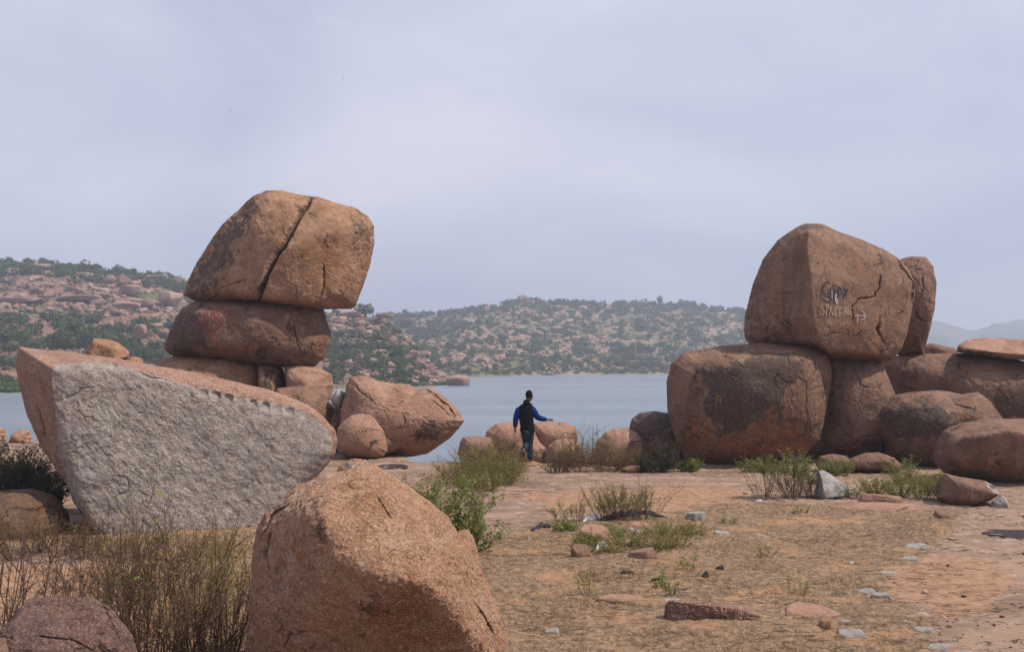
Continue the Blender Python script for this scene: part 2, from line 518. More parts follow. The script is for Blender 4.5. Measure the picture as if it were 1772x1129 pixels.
# ------------------------------------------------------------------ the setting: rock shelf
GRASS = [(845, 925), (900, 915), (1000, 900), (1180, 878), (1300, 868), (1430, 872), (1560, 880), (1660, 888), (1640, 925),
         (1590, 960), (1540, 990), (1500, 1020), (1560, 1060), (1640, 1105), (1700, 1160), (1700, 1290), (600, 1290), (600, 1000), (780, 960)]
GRASS2 = [(-400, 905), (60, 890), (160, 900), (430, 905), (470, 1300), (330, 1300), (290, 1000), (150, 950), (-400, 955)]
SOIL = [(1460, 985), (1600, 955), (1700, 960), (1750, 1000), (1690, 1060), (1620, 1060), (1500, 1030)]
SOIL2 = [(1330, 893), (1480, 893), (1550, 905), (1500, 925), (1400, 922)]
SOIL3 = [(900, 850), (1180, 843), (1300, 852), (1280, 872), (1120, 880), (960, 880)]
def edge_y(x):
    x = np.asarray(x, float)
    return 31.5 - 5.3 * sstep(-4.2, -2.2, x) + 1.5 * sstep(1, 3, x) + 7.5 * sstep(4.5, 9, x) + 5 * sstep(-12, -22, x) + .5 * np.sin(x * 1.3) + .3 * np.sin(x * 3.1)
def ground_z(x, y, fine=True):
    x = np.atleast_1d(np.asarray(x, float)); y = np.atleast_1d(np.asarray(y, float))
    z = .05 * fbm2(x, y, .35, 3, 1.0)
    if fine:
        t = fbm2(x, y * 1.9, .42, 5, 4.0) * 9
        fr = t - np.floor(t)
        z = z + .035 * ((np.floor(t) + sstep(.86, 1, fr) - t))
        z = z + .012 * fbm2(x, y, 2.6, 4, 8.0)
    e = y - edge_y(x)
    z = z - np.clip(e, 0, 60) * .55 - .25 * sstep(-1.5, .3, e)
    return np.maximum(z, -2.6)
def gz(x, y): return float(ground_z(x, y)[0])

def axis(a, b, c, d, fine, coarse):
    return np.unique(np.concatenate([np.arange(a, b, coarse), np.arange(b, c, fine), np.arange(c, d + coarse, coarse)]).round(4))
gx = axis(-60, -13.5, 14, 60, .065, 1.5)
gy = np.concatenate([np.arange(-14, 5.5, 1.2), np.arange(5.5, 14, .035), np.arange(14, 22, .06), np.arange(22, 38, .12), np.arange(38, 62, 1.5)])
GXX, GYY = np.meshgrid(gx, gy)
gxf, gyf = GXX.ravel(), GYY.ravel()
gzf = ground_z(gxf, gyf)
def pix(x, y, z=0):
    yy = np.maximum(y, 1.0)
    return proj(np.stack([x, yy, np.zeros_like(x) + z], 1))
def grass_mask(x, y):
    px, py = pix(x, y)
    w = fbm2(x, y * 1.3, .9, 4, 2.0)
    near = y < 5.5
    def pmask(pl, soft):
        # distances measured on the ground, in metres
        G = []
        for a, b in pl:
            D = gd(b); G.append(((a - 886) / F * D * 1.0, D))
        return sstep(-soft, soft, sdist(x + w * .9, y + w * 1.6, G))
    m = np.maximum(pmask(GRASS, .35), pmask(GRASS2, .4))
    return m, pmask
gm, pmask = grass_mask(gxf, gyf)
hole = sstep(.10, .32, fbm2(gxf, gyf * 1.6, .55, 4, 12.0)) * .55
SOIL4 = [(-500, 985), (120, 975), (330, 1000), (480, 1040), (480, 1300), (-500, 1300)]
soil = np.maximum.reduce([pmask(SOIL4, .4), pmask(SOIL, .5), pmask(SOIL2, .4), pmask(SOIL3, .5)])
gatt = np.stack([np.clip(gm - hole * .8, 0, 1), np.maximum(soil, hole * gm), sstep(.0, .35, fbm2(gxf, gyf, .7, 4, 21.0))], 1)
nx_, ny_ = len(gx), len(gy)
ii = np.arange(nx_ * ny_).reshape(ny_, nx_)
quads = np.stack([ii[:-1, :-1].ravel(), ii[:-1, 1:].ravel(), ii[1:, 1:].ravel(), ii[1:, :-1].ravel()], 1)
gzf2 = gzf + gatt[:, 0] * .02

s = NT('rock_shelf')
c0 = s.coord(); R, G, B, _ = s.attr('zone')
fold = s.coord((1, 2.2, 1))
col = s.mix(s.ramp(s.noise(fold, .55, 7, .62, .5), .38, .62), (.30, .195, .138), (.20, .128, .09))
col = s.mix(s.math('MULTIPLY', s.ramp(s.noise(fold, 1.7, 7, .65, .3), .52, .70), .7), col, (.44, .34, .28))
col = s.mix(s.math('MULTIPLY', s.ramp(s.noise(fold, 2.8, 8, .7, .8), .60, .72), .65), col, (.12, .085, .07))
fol = s.coord((.55, 2.6, 1))
nzc = s.noise(fol, 1.1, 6, .6, 1.2)
fiss = s.ramp(s.math('ABSOLUTE', s.math('SUBTRACT', nzc, .5)), .012, .0)
fm = s.ramp(s.noise(c0, .5, 3), .42, .55)
fiss = s.math('MULTIPLY', fiss, fm)
col = s.mix(s.math('MULTIPLY', fiss, .8), col, (.05, .035, .03))
brk = s.noise(c0, 3.5, 8, .72, .3)
def msk(ch, lo=.35, hi=.62, k=.9): return s.ramp(s.math('ADD', ch, s.math('MULTIPLY', s.math('SUBTRACT', brk, .5), k)), lo, hi)
soilc = s.mix(s.ramp(s.noise(c0, 6, 7, .7), .38, .64), (.35, .205, .125), (.25, .14, .082))
litter = s.mix(s.ramp(s.noise(c0, 11, 9, .85), .42, .60), (.11, .07, .042), (.31, .20, .12))
litter = s.mix(s.math('MULTIPLY', s.ramp(s.noise(c0, 1.2, 6, .65), .50, .66), .8), litter, (.36, .20, .10))
litter = s.mix(s.math('MULTIPLY', s.ramp(s.noise(c0, 1.5, 8, .75, .4), .52, .68), .6), litter, (.12, .082, .05))
col = s.mix(msk(G), col, soilc)
col = s.mix(msk(R, .35, .6), col, litter)
gr = s.noise(c0, 60, 4, .8)
col = s.mix(s.ramp(gr, .54, .75, 0, .5), col, (.55, .42, .33)); col = s.mix(s.ramp(gr, .45, .28, 0, .6), col, (.09, .06, .045))
n = s.bump(s.noise(c0, 3, 9, .72, .4), .6, .05)
n = s.bump(s.math('MULTIPLY', fiss, -1.0), .8, .05, n)
n = s.bump(s.noise(c0, 30, 7, .75), .6, .018, n)
M['shelf'] = s.done(col, .9, n)
ground = mesh_obj('ground', np.stack([gxf, gyf, gzf2], 1), quads, M['shelf'], smooth=True)
set_attr(ground.data, 'zone', gatt)
tag(ground, kind='structure')

# water
WZ = -1.75
s = NT('lake_water')
c0 = s.coord((.42, 1.0, 1)); c1 = s.coord((.2, 1, 1))
s.put(s.b.inputs['Base Color'], s.mix(s.ramp(s.noise(c1, .05, 5, .6), .4, .65), (.15, .19, .235), (.20, .235, .28)))
s.b.inputs['Specular IOR Level'].default_value = .5
s.b.inputs['IOR'].default_value = 1.33
n = s.bump(s.noise(c0, .9, 6, .68, .6), .9, .30)
n = s.bump(s.noise(c0, 5, 4, .6, .4), .5, .05, n)
M['water'] = s.done(None, .22, n)
wv = np.array([[-700, 6, WZ], [900, 6, WZ], [900, 1700, WZ], [-700, 1700, WZ]], float)
water = mesh_obj('lake_water', wv, [(0, 1, 2, 3)], M['water']); tag(water, kind='structure')

# puddles on the shelf
s = NT('puddle_water'); s.b.inputs['Specular IOR Level'].default_value = .8
M['puddle'] = s.done((.05, .055, .07), .06)
def puddle(label, poly):
    P = []
    for a, b in poly:
        D = gd(b); P.append(((a - 886) / F * D, D))
    P = np.array(P); c = P.mean(0)
    n = 40; V = []
    ang = np.linspace(0, 2 * math.pi, n, endpoint=False)
    hx, hy = np.ptp(P[:, 0]) / 2, np.ptp(P[:, 1]) / 2
    rr = 1 + .35 * fbm2(np.cos(ang) * 1.3, np.sin(ang) * 1.3, 1.0, 3, c[0])
    xs = c[0] + np.cos(ang) * hx * rr; ys = c[1] + np.sin(ang) * hy * rr
    z = float(np.percentile(ground_z(xs, ys), 60)) + .012
    o = mesh_obj('puddle', [(c[0], c[1], z)] + [(a, b, z) for a, b in zip(xs, ys)], [(0, 1 + k, 1 + (k + 1) % n) for k in range(n)], M['puddle'])
    o.data.transform(__import__('mathutils').Matrix.Identity(4))
    tag(o, label, 'puddle')
puddle('thin blue puddle on the pink rock at the right edge', [(1700, 917), (1800, 914), (1810, 928), (1720, 929)])
puddle('small dark puddle on bare rock behind the coarse front boulder', [(650, 803), (708, 803), (705, 811), (640, 812)])

# ------------------------------------------------------------------ the boulders
G1 = 'boulders of the balanced stack'
boulder('balanced_boulder', 'huge tilted boulder split by a long crack, balanced on top of the stack', 29.2,
        [(316.5, 508), (321, 493), (335, 462), (360, 421.6), (384.7, 387.5), (409.5, 365.8), (437, 339.5), (462, 328.5), (487, 329), (515, 336), (549, 339.5),
         (580, 350), (611, 356.5), (636, 372), (647.6, 390.6), (648.8, 418.5), (642, 455.7), (629.6, 493), (616, 529), (608, 536), (580, 537), (533, 535.6),
         (444, 529), (372, 528), (344, 527), (329, 519), (318, 513)],
        2.0, M['orange'], sub=8, seed=1, p=48, amp=.09, size=2.2, lump=.014,
        front=[(492, 428, -1.95), (490, 512, -1.75), (533, 350, -1.0), (470, 345, -1.1), (440, 385, -1.5), (395, 500, -1.55), (452, 516, -1.8),
               (585, 395, -1.3), (615, 400, -.8), (590, 515, -1.0), (540, 525, -1.5), (345, 505, -1.1)],
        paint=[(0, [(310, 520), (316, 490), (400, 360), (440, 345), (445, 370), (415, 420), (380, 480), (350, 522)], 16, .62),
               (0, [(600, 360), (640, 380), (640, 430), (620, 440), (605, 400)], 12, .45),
               (1, [(500, 430), (560, 400), (620, 440), (615, 520), (540, 528), (495, 515)], 25, .42),
               (2, [(462, 340), (505, 340), (510, 356), (470, 362)], 8, .30)],
        grooves=[([(542, 332), (534, 350), (518, 372), (499.4, 409), (477.7, 443.3), (462, 474.3), (453, 499), (443, 532)], 5.0, .34),
                 ([(557, 452), (560, 480), (553, 520)], 2.5, .07), ([(375, 508), (385, 497), (408, 490), (425, 486), (421, 498)], 3, .06)])
boulder('balanced_boulder', 'wide flat-topped boulder with a red painted heart, middle of the balanced stack', 29.3,
        [(284, 595), (287, 586), (301, 555), (314, 533), (338, 520), (394, 517), (487, 519), (545, 524), (561, 536), (565, 556), (573, 573), (573, 595), (562, 620),
         (546, 634), (524, 640), (456, 635), (394, 629), (332, 623), (298, 618), (285.5, 608)],
        1.9, M['brown'], seed=2, p=14, amp=.06, size=2.0, lump=.03, sub=8,
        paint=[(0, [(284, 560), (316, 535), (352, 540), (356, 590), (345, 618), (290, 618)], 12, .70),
               (1, [(370, 590), (430, 600), (455, 625), (370, 622)], 14, .85),
               (2, [(366, 535), (405, 532), (408, 570), (385, 592), (378, 590)], 4, .40),
               (0, [(446, 600), (464, 600), (464, 622), (446, 620)], 5, .8),
               (2, [(470, 570), (486, 575), (482, 610), (472, 605)], 6, .35),
               (1, [(545, 590), (572, 580), (562, 620), (530, 635)], 8, .6)],
        grooves=[([(508, 555), (513, 590), (519, 605)], 2.2, .07), ([(432, 585), (425, 610), (436, 622)], 2, .06),
                 ([(535, 595), (541, 615), (553, 625)], 2, .05)])
def B(*a, **k): return boulder('boulder', *a, **k)
B('broad low tan boulder carrying the left half of the balanced stack', 29.0,
  [(255, 645), (275, 624), (300, 616), (340, 615), (400, 618), (440, 626), (460, 648), (466, 672), (458, 720), (300, 720), (258, 690)], 1.7, M['orange'], seed=3, sub=6, amp=.06, size=1.4,
  grooves=[([(330, 626), (322, 650)], 3, .1)])
B('narrow upright rock wedged second from left under the balanced stack', 29.1,
  [(445, 628), (470, 627), (490, 638), (496, 665), (494, 700), (465, 705), (448, 680)], 1.2, M['orange'], seed=4, sub=6, amp=.06, size=.8, paint=[(0, [(456, 640), (472, 645), (474, 690), (460, 690)], 4, .8)])
B('pale pink block under the right end of the balanced stack', 29.2,
  [(490, 632), (520, 628), (548, 634), (573, 648), (578, 670), (572, 692), (545, 705), (500, 700)], 1.4, M['pinkb'], seed=5, sub=6, amp=.06, size=1.2)
B('rounded brown boulder below the right end of the balanced stack', 27.6,
  [(455, 700), (480, 672), (530, 668), (562, 682), (577, 705), (576, 735), (570, 790), (460, 800)], 1.2, M['brown'], seed=6, sub=6, amp=.05, size=1.3)
B('small pointed pale rock between the stack and the reclining boulder', 27.4,
  [(572, 690), (585, 673), (597, 680), (597, 695), (590, 712), (575, 702)], .3, M['gray'], seed=7, sub=5, amp=.02, size=.4, p=20, lump=.02)
B('low brown rock filling the gap left of the reclining boulder', 28.0,
  [(560, 720), (575, 702), (600, 705), (608, 730), (605, 800), (560, 800)], .8, M['brown'], seed=8, sub=5, amp=.03, size=.7)
B('long pink boulder reclining toward the lake with a pointed right end', 27.4,
  [(586, 760), (588.6, 730), (589, 712), (596, 685), (599, 667), (608, 653.5), (620, 650), (641, 652), (656, 659), (683.5, 664.6), (704.6, 665), (722.6, 673), (733, 672), (745, 671.6),
   (760, 677.7), (778, 695.7), (795, 712), (804, 729), (795, 742), (778, 760.5), (756, 775.5), (737.7, 787), (710.6, 792), (665, 794), (600, 792)],
  1.6, M['pinkb'], seed=9, sub=8, amp=.07, size=1.8, p=9,
  paint=[(0, [(715, 735), (745, 722), (768, 735), (765, 752), (735, 765), (712, 755)], 10, .78), (0, [(610, 705), (640, 720), (700, 745), (690, 755), (630, 735)], 10, .35),
         (1, [(690, 760), (750, 765), (735, 785), (680, 790)], 10, .5)],
  grooves=[([(733, 672), (752, 684), (775, 704), (790, 720)], 3, .10), ([(612, 668), (640, 690), (655, 705)], 2, .06), ([(745, 690), (765, 708), (785, 722)], 2.2, .07),
           ([(641, 656), (650, 668)], 2, .05), ([(677, 672), (684, 676)], 2, .08)])
B('round mottled boulder sitting at the left foot of the reclining boulder', 25.9,
  [(584, 742), (593, 730), (608, 719), (625, 716.5), (641, 718), (653, 729), (664, 745), (670.7, 769.5), (671, 783), (662, 792), (650, 796), (605, 794), (587, 786), (583, 775)],
  .75, M['pinkb'], seed=10, sub=7, amp=.04, size=1.0, paint=[(1, [(625, 755), (655, 765), (640, 780), (622, 775)], 5, .5), (0, [(634, 775), (642, 765), (656, 762), (650, 772)], 3, .7)],
  grooves=[([(632, 780), (641, 766), (655, 761)], 2, .08)])
B('small smooth boulder tucked between the round and the reclining boulder', 26.4,
  [(645, 735), (658, 730), (668, 735), (683.5, 747), (694, 765), (692.5, 774), (683.5, 782), (671, 788), (648, 788)], .55, M['pinkb'], seed=11, sub=6, amp=.03, size=.8)

# the quarried slab
SL = [(24.5, 632.5), (28, 615), (31.5, 597.5), (49, 599), (91, 604.5), (147, 611.5), (210, 620), (252, 629), (315, 641), (385, 655), (465, 672.7), (518, 692), (546, 707.7), (567, 727),
      (581, 744.5), (585, 765.5), (581, 786.5), (567, 807.5), (520, 862), (450, 925), (378, 948), (315, 950), (224, 948), (160, 925), (129.5, 872), (115.5, 839), (70, 776), (45.5, 720), (30, 660.5)]
GF = [(90, 640), (101, 632), (140, 626.5), (182, 627), (210, 634), (266, 651), (315, 663), (350, 672), (420, 688), (504, 704), (539, 720), (567, 744.5), (575, 765.5), (569, 795), (540, 850),
      (437, 915), (378, 935), (224, 935), (168, 925), (129, 871), (115.5, 832), (100, 786.5), (100, 744.5), (93, 695)]
nt = [(352 + 21.2 * k, 681 + 4.5 * k, 7.0, 6.0, .040 + .012 * (k % 3)) for k in range(8)]
boulder('quarried_boulder', 'enormous boulder with a flat grey split face and drill notches along its rim', 15.5, SL, 1.5, M['slab'], sub=8, seed=12, p=34, amp=.05, size=2.0, lump=.012, flake=.6, bias=.6,
        front=[(90, 640, -1.05), (101, 632, -1.03), (140, 626, -.96), (182, 626, -.88), (266, 650, -.76), (350, 671, -.6), (504, 704, -.2), (539, 720, -.1), (573, 750, .05), (577, 775, .08),
               (116, 832, -1.32), (129, 871, -1.34), (165, 922, -1.30), (224, 946, -1.22), (378, 946, -.92), (450, 922, -.7), (560, 810, -.1), (100, 744, -1.2), (40, 640, .1), (60, 755, -.2), (94, 830, -.6)],
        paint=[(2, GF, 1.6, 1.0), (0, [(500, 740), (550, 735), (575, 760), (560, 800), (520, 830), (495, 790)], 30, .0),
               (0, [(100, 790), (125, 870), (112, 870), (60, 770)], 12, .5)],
        grooves=[([(225, 640), (262, 655), (300, 662)], 3, .03), ([(60, 690), (72, 730), (80, 770)], 4, .05)], notches=nt, rough=(2, .028, 10.0))
B('broken brown rock lying on the back of the quarried boulder', 16.4,
  [(149, 609), (161.5, 586), (184, 587), (204, 593), (224, 608.6), (223, 622), (200, 630), (150, 625)], .4, M['orange'], seed=13, sub=6, amp=.03, size=.5, p=22, lump=.02,
  front=[(160, 590, -.2), (200, 596, -.15), (196, 604, -.32), (222, 614, -.2), (152, 612, -.3), (205, 625, -.4), (155, 624, -.35)])
B('thin flake of rock on the back of the quarried boulder', 16.3, [(218, 624), (230, 617), (244, 620), (250, 630), (240, 638), (218, 634)], .2, M['orange'], seed=14, sub=5, amp=.02, size=.3, p=20)
B('rusty brown boulder hidden in dry weeds at the left edge', 14.6,
  [(-70, 890), (-50, 862), (0, 850), (56, 846), (93, 857), (118, 885), (124, 925), (110, 950), (-60, 955)], .8, M['rusty'], seed=15, sub=7, amp=.05, size=1.0)
B('sunlit pink rock beside the lake at the left edge', 24.0, [(-30, 765), (-22, 742), (-5, 737), (8, 744), (12, 765)], .5, M['pinkb'], seed=16, sub=5, amp=.03, size=.6)
B('flat pink rock beyond the dark weeds at far left', 24.0, [(14, 768), (20, 752), (36, 744), (52, 746), (58, 768)], .5, M['pinkb'], seed=17, sub=5, amp=.03, size=.6)
B('low purplish pink rock in the bottom left corner', 6.9,
  [(-40, 1180), (-20, 1110), (20, 1070), (50, 1037), (100, 1031), (165, 1036), (200, 1060), (228, 1100), (250, 1170), (200, 1240), (0, 1240)], 1.1 * .5, M['front2'], seed=18, sub=7, amp=.06, size=.9, p=34,
  grooves=[([(172, 1040), (188, 1075), (212, 1120)], 4, .05), ([(60, 1100), (120, 1108), (160, 1129)], 3, .04)])
B('small low rock in the bottom left corner at the frame edge', 6.5,
  [(-60, 1150), (-30, 1108), (20, 1100), (50, 1120), (60, 1200), (-50, 1210)], .3, M['brown'], seed=19, sub=6, amp=.03, size=.4)

# front boulder
boulder('front_boulder', 'large coarse orange boulder in the foreground with a shaded left face', 7.6,
        [(420, 1180), (424, 1129), (428, 1074), (434, 978), (441.6, 922), (454, 894), (479, 870), (506.6, 846.5), (531, 833), (562, 822), (590, 816), (616, 806), (640, 804), (662, 812),
         (683, 823), (707.6, 842), (744.7, 869.7), (775.6, 894.4), (790, 920), (802, 940), (831, 980), (846.7, 1015), (865, 1058), (877.6, 1104.7), (886, 1150), (880, 1215), (700, 1235), (440, 1220)],
        1.0, M['front'], sub=8, seed=20, p=24, amp=.05, size=1.0, lump=.02, flake=.9, bias=.6,
        front=[(543, 880, -.80), (575, 930, -.93), (578, 972, -.98), (605, 996, -1.02), (683, 1006, -1.04), (748, 1008, -.94), (770, 1027, -.86), (822, 1105, -.6), (555, 838, -.26), (620, 815, -.16), (690, 838, -.20), (745, 885, -.34), (790, 945, -.35),
               (450, 960, -.12), (445, 1110, -.14), (560, 1150, -.50), (700, 1150, -.46), (800, 1170, -.3), (640, 900, -.72), (740, 930, -.55), (490, 875, -.2), (640, 1220, -.35), (450, 1210, -.1)],
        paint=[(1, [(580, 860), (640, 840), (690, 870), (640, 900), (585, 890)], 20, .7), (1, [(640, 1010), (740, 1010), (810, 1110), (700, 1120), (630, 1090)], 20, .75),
               (0, [(640, 1015), (700, 1030), (700, 1060), (620, 1060)], 15, .5), (2, [(600, 818), (640, 812), (630, 835), (600, 832)], 8, .33), (2, [(600, 930), (680, 910), (700, 950), (620, 960)], 18, .25),  # dark entry paints the shade of the undercut into the rock colour
               (0, [(535, 870), (560, 880), (572, 940), (555, 950), (540, 915)], 8, .45)],  # shade beside the ridge on the left face, put into the colour
        grooves=[([(645, 855), (665, 885), (680, 905)], 2.6, .03), ([(472, 905), (462, 960), (470, 1010)], 4, .03), ([(454, 930), (470, 895), (500, 872)], 5, .07),
                 ([(815, 1040), (840, 1075), (860, 1110)], 5, .035)])
B('pale granular knob of rock behind the crest of the front boulder', 8.3,
  [(575, 830), (585, 808), (599, 799), (612, 794), (633, 797), (655, 808), (672, 822), (668, 850), (590, 850)], .30, M['front'], seed=21, sub=6, amp=.03, size=.3, paint=[(2, [(590, 800), (650, 798), (650, 825), (590, 820)], 8, .55)])
B('small rounded rock leaning on the right flank of the front boulder', 8.2,
  [(785, 935), (788, 922), (800, 917), (811, 918), (822, 934.6), (828, 962), (836, 985), (830, 1010), (800, 1000)], .22, M['front'], seed=22, sub=6, amp=.02, size=.3, p=14)

# right pile
boulder('inscribed_boulder', 'tall two-faced boulder with black and white painted words, top of the right pile', 25.0,
        [(1286.5, 570), (1288.6, 545), (1303, 490.7), (1320, 449), (1345, 416), (1378, 393), (1395, 386), (1424, 387), (1453, 401), (1495, 416), (1528, 430), (1553, 445), (1570, 461.6), (1582, 486.6),
         (1584, 507), (1578, 536.5), (1570, 578), (1561, 603), (1544.6, 624), (1528, 630), (1495, 627), (1432, 620), (1411, 607), (1349, 602), (1299, 600), (1288.6, 586)],
        1.75, M['brown2'], sub=8, seed=23, p=70, amp=.030, size=2.0, lump=.008, flake=.9,
        front=[(1401, 402, -1.25), (1403, 474, -1.7), (1407, 560, -1.75), (1412, 598, -1.6), (1320, 560, -.55), (1330, 470, -.5), (1300, 580, -.3), (1470, 415, -.6), (1540, 450, -.3), (1570, 500, -.55),
               (1560, 580, -.65), (1530, 618, -.75), (1440, 610, -1.35), (1480, 612, -1.1)],
        paint=[(1, [(1408, 470), (1420, 470), (1430, 600), (1415, 600)], 6, .25), (1, [(1470, 545), (1500, 555), (1495, 615), (1475, 615)], 10, .6),
               (0, [(1380, 388), (1430, 388), (1425, 396), (1385, 397)], 3, .5), (0, [(1290, 500), (1310, 470), (1320, 520), (1300, 590), (1288, 590)], 12, .35),
               (2, [(1478, 520), (1510, 520), (1505, 545), (1480, 545)], 6, .20)],
        grooves=[([(1522, 474), (1522, 495), (1511, 513.6), (1486, 520), (1478, 532), (1477, 560)], 2.2, .08), ([(1553, 450), (1578, 490), (1578, 530)], 2.5, .08),
                 ([(1340, 455), (1372, 445)], 2, .05), ([(1345, 510), (1380, 505)], 2, .05), ([(1524, 545), (1519, 570), (1530, 600)], 4, .10)])
boulder('boulder', 'tall narrow boulder standing behind the inscribed boulder', 27.4,
        [(1530, 600), (1530, 480), (1545, 452), (1578, 443), (1603, 445), (1615, 459.5), (1621, 491), (1617.5, 536.5), (1611, 565.7), (1605, 590.6), (1599, 618), (1561, 620)], 1.2, M['brown'],
        seed=24, amp=.07, size=1.6, p=11, grooves=[([(1583, 530), (1590, 550), (1605, 560)], 2, .08), ([(1595, 470), (1600, 500), (1592, 520)], 2, .06)])
boulder('boulder', 'massive boulder with a black stain and orange lower band, left base of the right pile', 24.6,
        [(1153, 661), (1161.6, 628), (1182, 610), (1245, 599), (1328, 593), (1390.6, 593), (1411, 597), (1432, 612), (1440.6, 640.6), (1438.5, 674), (1432, 703), (1426, 736), (1420, 765.5),
         (1395, 786), (1328, 803), (1266, 811), (1203, 813), (1187, 799), (1170, 765.5), (1155, 715.5)],
        1.7, M['brown2'], sub=8, seed=25, p=18, amp=.06, size=1.9, lump=.03,
        front=[(1190, 640, -1.2), (1250, 625, -1.55), (1380, 620, -1.5), (1415, 650, -1.1), (1400, 730, -1.3), (1330, 775, -1.2), (1230, 785, -1.0), (1185, 730, -1.2), (1290, 700, -1.8)],
        paint=[(0, [(1218, 634), (1262, 640), (1285, 618), (1345, 612), (1385, 628), (1392, 655), (1350, 690), (1338, 738), (1300, 742), (1255, 744), (1226, 728), (1212, 690)], 16, .92),
               (0, [(1190, 640), (1215, 640), (1212, 700), (1190, 700)], 10, .42),
               (1, [(1165, 720), (1220, 742), (1300, 752), (1345, 710), (1390, 715), (1400, 770), (1330, 790), (1250, 785), (1190, 775)], 12, .85),
               (1, [(1340, 740), (1372, 730), (1375, 780), (1340, 785)], 8, 1.0)],
        grooves=[([(1405, 610), (1415, 640), (1402, 660)], 2, .05), ([(1420, 745), (1412, 770), (1400, 785)], 3, .07)])
boulder('boulder', 'tall shaded boulder wedged in the middle under the inscribed boulder', 25.6,
        [(1400, 630), (1432, 606), (1474, 609), (1511, 613), (1528, 632), (1541, 661), (1549, 682), (1546, 720), (1532, 787), (1495, 798), (1410, 790), (1398, 720)], 1.5, M['brown'], seed=26, amp=.06, size=1.7,
        grooves=[([(1530, 752), (1495, 757), (1468, 780)], 2.2, .08), ([(1480, 640), (1490, 665), (1510, 672)], 2, .06)])
boulder('boulder', 'long horizontal boulder lying behind the round dark boulder on the right', 27.2,
        [(1526, 628), (1553, 614), (1620, 611), (1703, 611), (1760, 622), (1830, 640), (1870, 680), (1850, 760), (1736, 765), (1600, 740), (1540, 700)], 1.5, M['brown'], seed=27, amp=.07, size=2.0,
        paint=[(0, [(1720, 690), (1790, 670), (1790, 730), (1730, 730)], 14, .7)], grooves=[([(1570, 616), (1566, 650)], 2, .06), ([(1764, 622), (1768, 640)], 2, .06)])  # dark paint is the shade of the undercut, set as colour
boulder('boulder', 'dark low rock seen behind the long boulder near the distant hills', 29.0,
        [(1585, 620), (1595, 597), (1612, 594), (1653, 603), (1670, 625), (1590, 632)], .9, M['brown'], seed=28, sub=6, amp=.04, size=1.0)
boulder('boulder', 'flat sunlit slab resting on the long boulder at the right edge', 26.6,
        [(1654, 611), (1658, 598), (1668, 590), (1703, 584), (1740, 586), (1790, 590), (1850, 600), (1860, 625), (1800, 626), (1740, 621), (1700, 615)], 1.1, M['pinkb'], seed=29, sub=7, amp=.05, size=1.2, p=20,
        front=[(1662, 598, -.5), (1680, 604, -.8), (1740, 613, -.95), (1800, 615, -.9), (1658, 610, -.55), (1740, 622, -.75)],
        paint=[(0, [(1650, 600), (1680, 606), (1735, 616), (1740, 626), (1650, 615)], 3, .5)])
boulder('boulder', 'round dark stained boulder in front of the long boulder', 24.4,
        [(1508.5, 715.5), (1520, 699), (1553, 682), (1594.6, 677), (1628, 676), (1665, 682), (1690, 678), (1711, 690.6), (1738, 728), (1735, 770), (1690, 805), (1611, 811), (1574, 811), (1545, 790.5), (1520, 753)],
        1.35, M['brown'], seed=30, amp=.08, size=1.5, p=16,
        paint=[(0, [(1515, 720), (1560, 700), (1620, 695), (1650, 730), (1620, 770), (1540, 760)], 14, .75)], grooves=[([(1640, 682), (1652, 700), (1690, 712)], 2, .05)])
boulder('boulder', 'big brown boulder at the right edge with a dark hollow beneath it', 20.9,
        [(1615, 786), (1617.5, 765.5), (1632, 744.7), (1661, 732), (1703, 725), (1772, 725), (1840, 740), (1880, 790), (1860, 845), (1772, 846), (1736, 844), (1694.5, 834), (1632, 820), (1617.5, 803)],
        1.5, M['brown'], seed=31, amp=.07, size=1.7, p=20, paint=[(1, [(1700, 795), (1730, 790), (1740, 815), (1710, 815)], 8, .6)],
        front=[(1650, 760, -1.0), (1740, 745, -1.3), (1830, 760, -1.1), (1640, 800, -.9), (1700, 800, -1.0), (1770, 800, -1.1), (1700, 826, -.5), (1780, 830, -.4)])
boulder('boulder', 'dark boulder peeking out left of the massive stained boulder', 26.0,
        [(1089, 740), (1093, 725), (1108, 715), (1130, 712), (1155, 715), (1175, 740), (1180, 790), (1150, 800), (1110, 795), (1098, 770)], 1.0, M['brown'], seed=32, sub=7, amp=.05, size=1.1,
        paint=[(0, [(1085, 745), (1105, 712), (1160, 712), (1165, 745), (1120, 765)], 8, .95)])
B('broken low rock at the foot of the gap between the stained and the shaded boulder', 22.6, [(1411, 805), (1418, 790), (1440, 786), (1462, 789), (1474, 800), (1476, 815), (1420, 816)], .4, M['brown'], seed=33, sub=6, amp=.04, size=.5, p=18)
B('angular dark rock at the foot of the shaded middle boulder', 22.5, [(1460, 812), (1468, 795), (1495, 785), (1520, 783), (1545, 792), (1562, 806), (1560, 816), (1480, 817)], .45, M['brown'], seed=34, sub=6, amp=.04, size=.6, p=18)
B('leaning wedge of split grey granite with a dark left side', 18.3,
  [(1410, 862), (1413, 838), (1415, 815.5), (1424, 814), (1435.5, 820), (1452, 832), (1474, 848), (1478, 856), (1462, 862), (1430, 866)], .35, M['gray'], seed=35, sub=6, amp=.02, size=.4, p=26, lump=.015, flake=.5,
  front=[(1418, 816, -.15), (1424, 845, -.35), (1436, 862, -.32), (1472, 851, -.12), (1440, 826, -.05), (1428, 864, -.36), (1455, 862, -.25)],
  paint=[(2, [(1405, 805), (1485, 805), (1485, 875), (1405, 875)], 2, 1.0)], rough=(2, .02, 7))
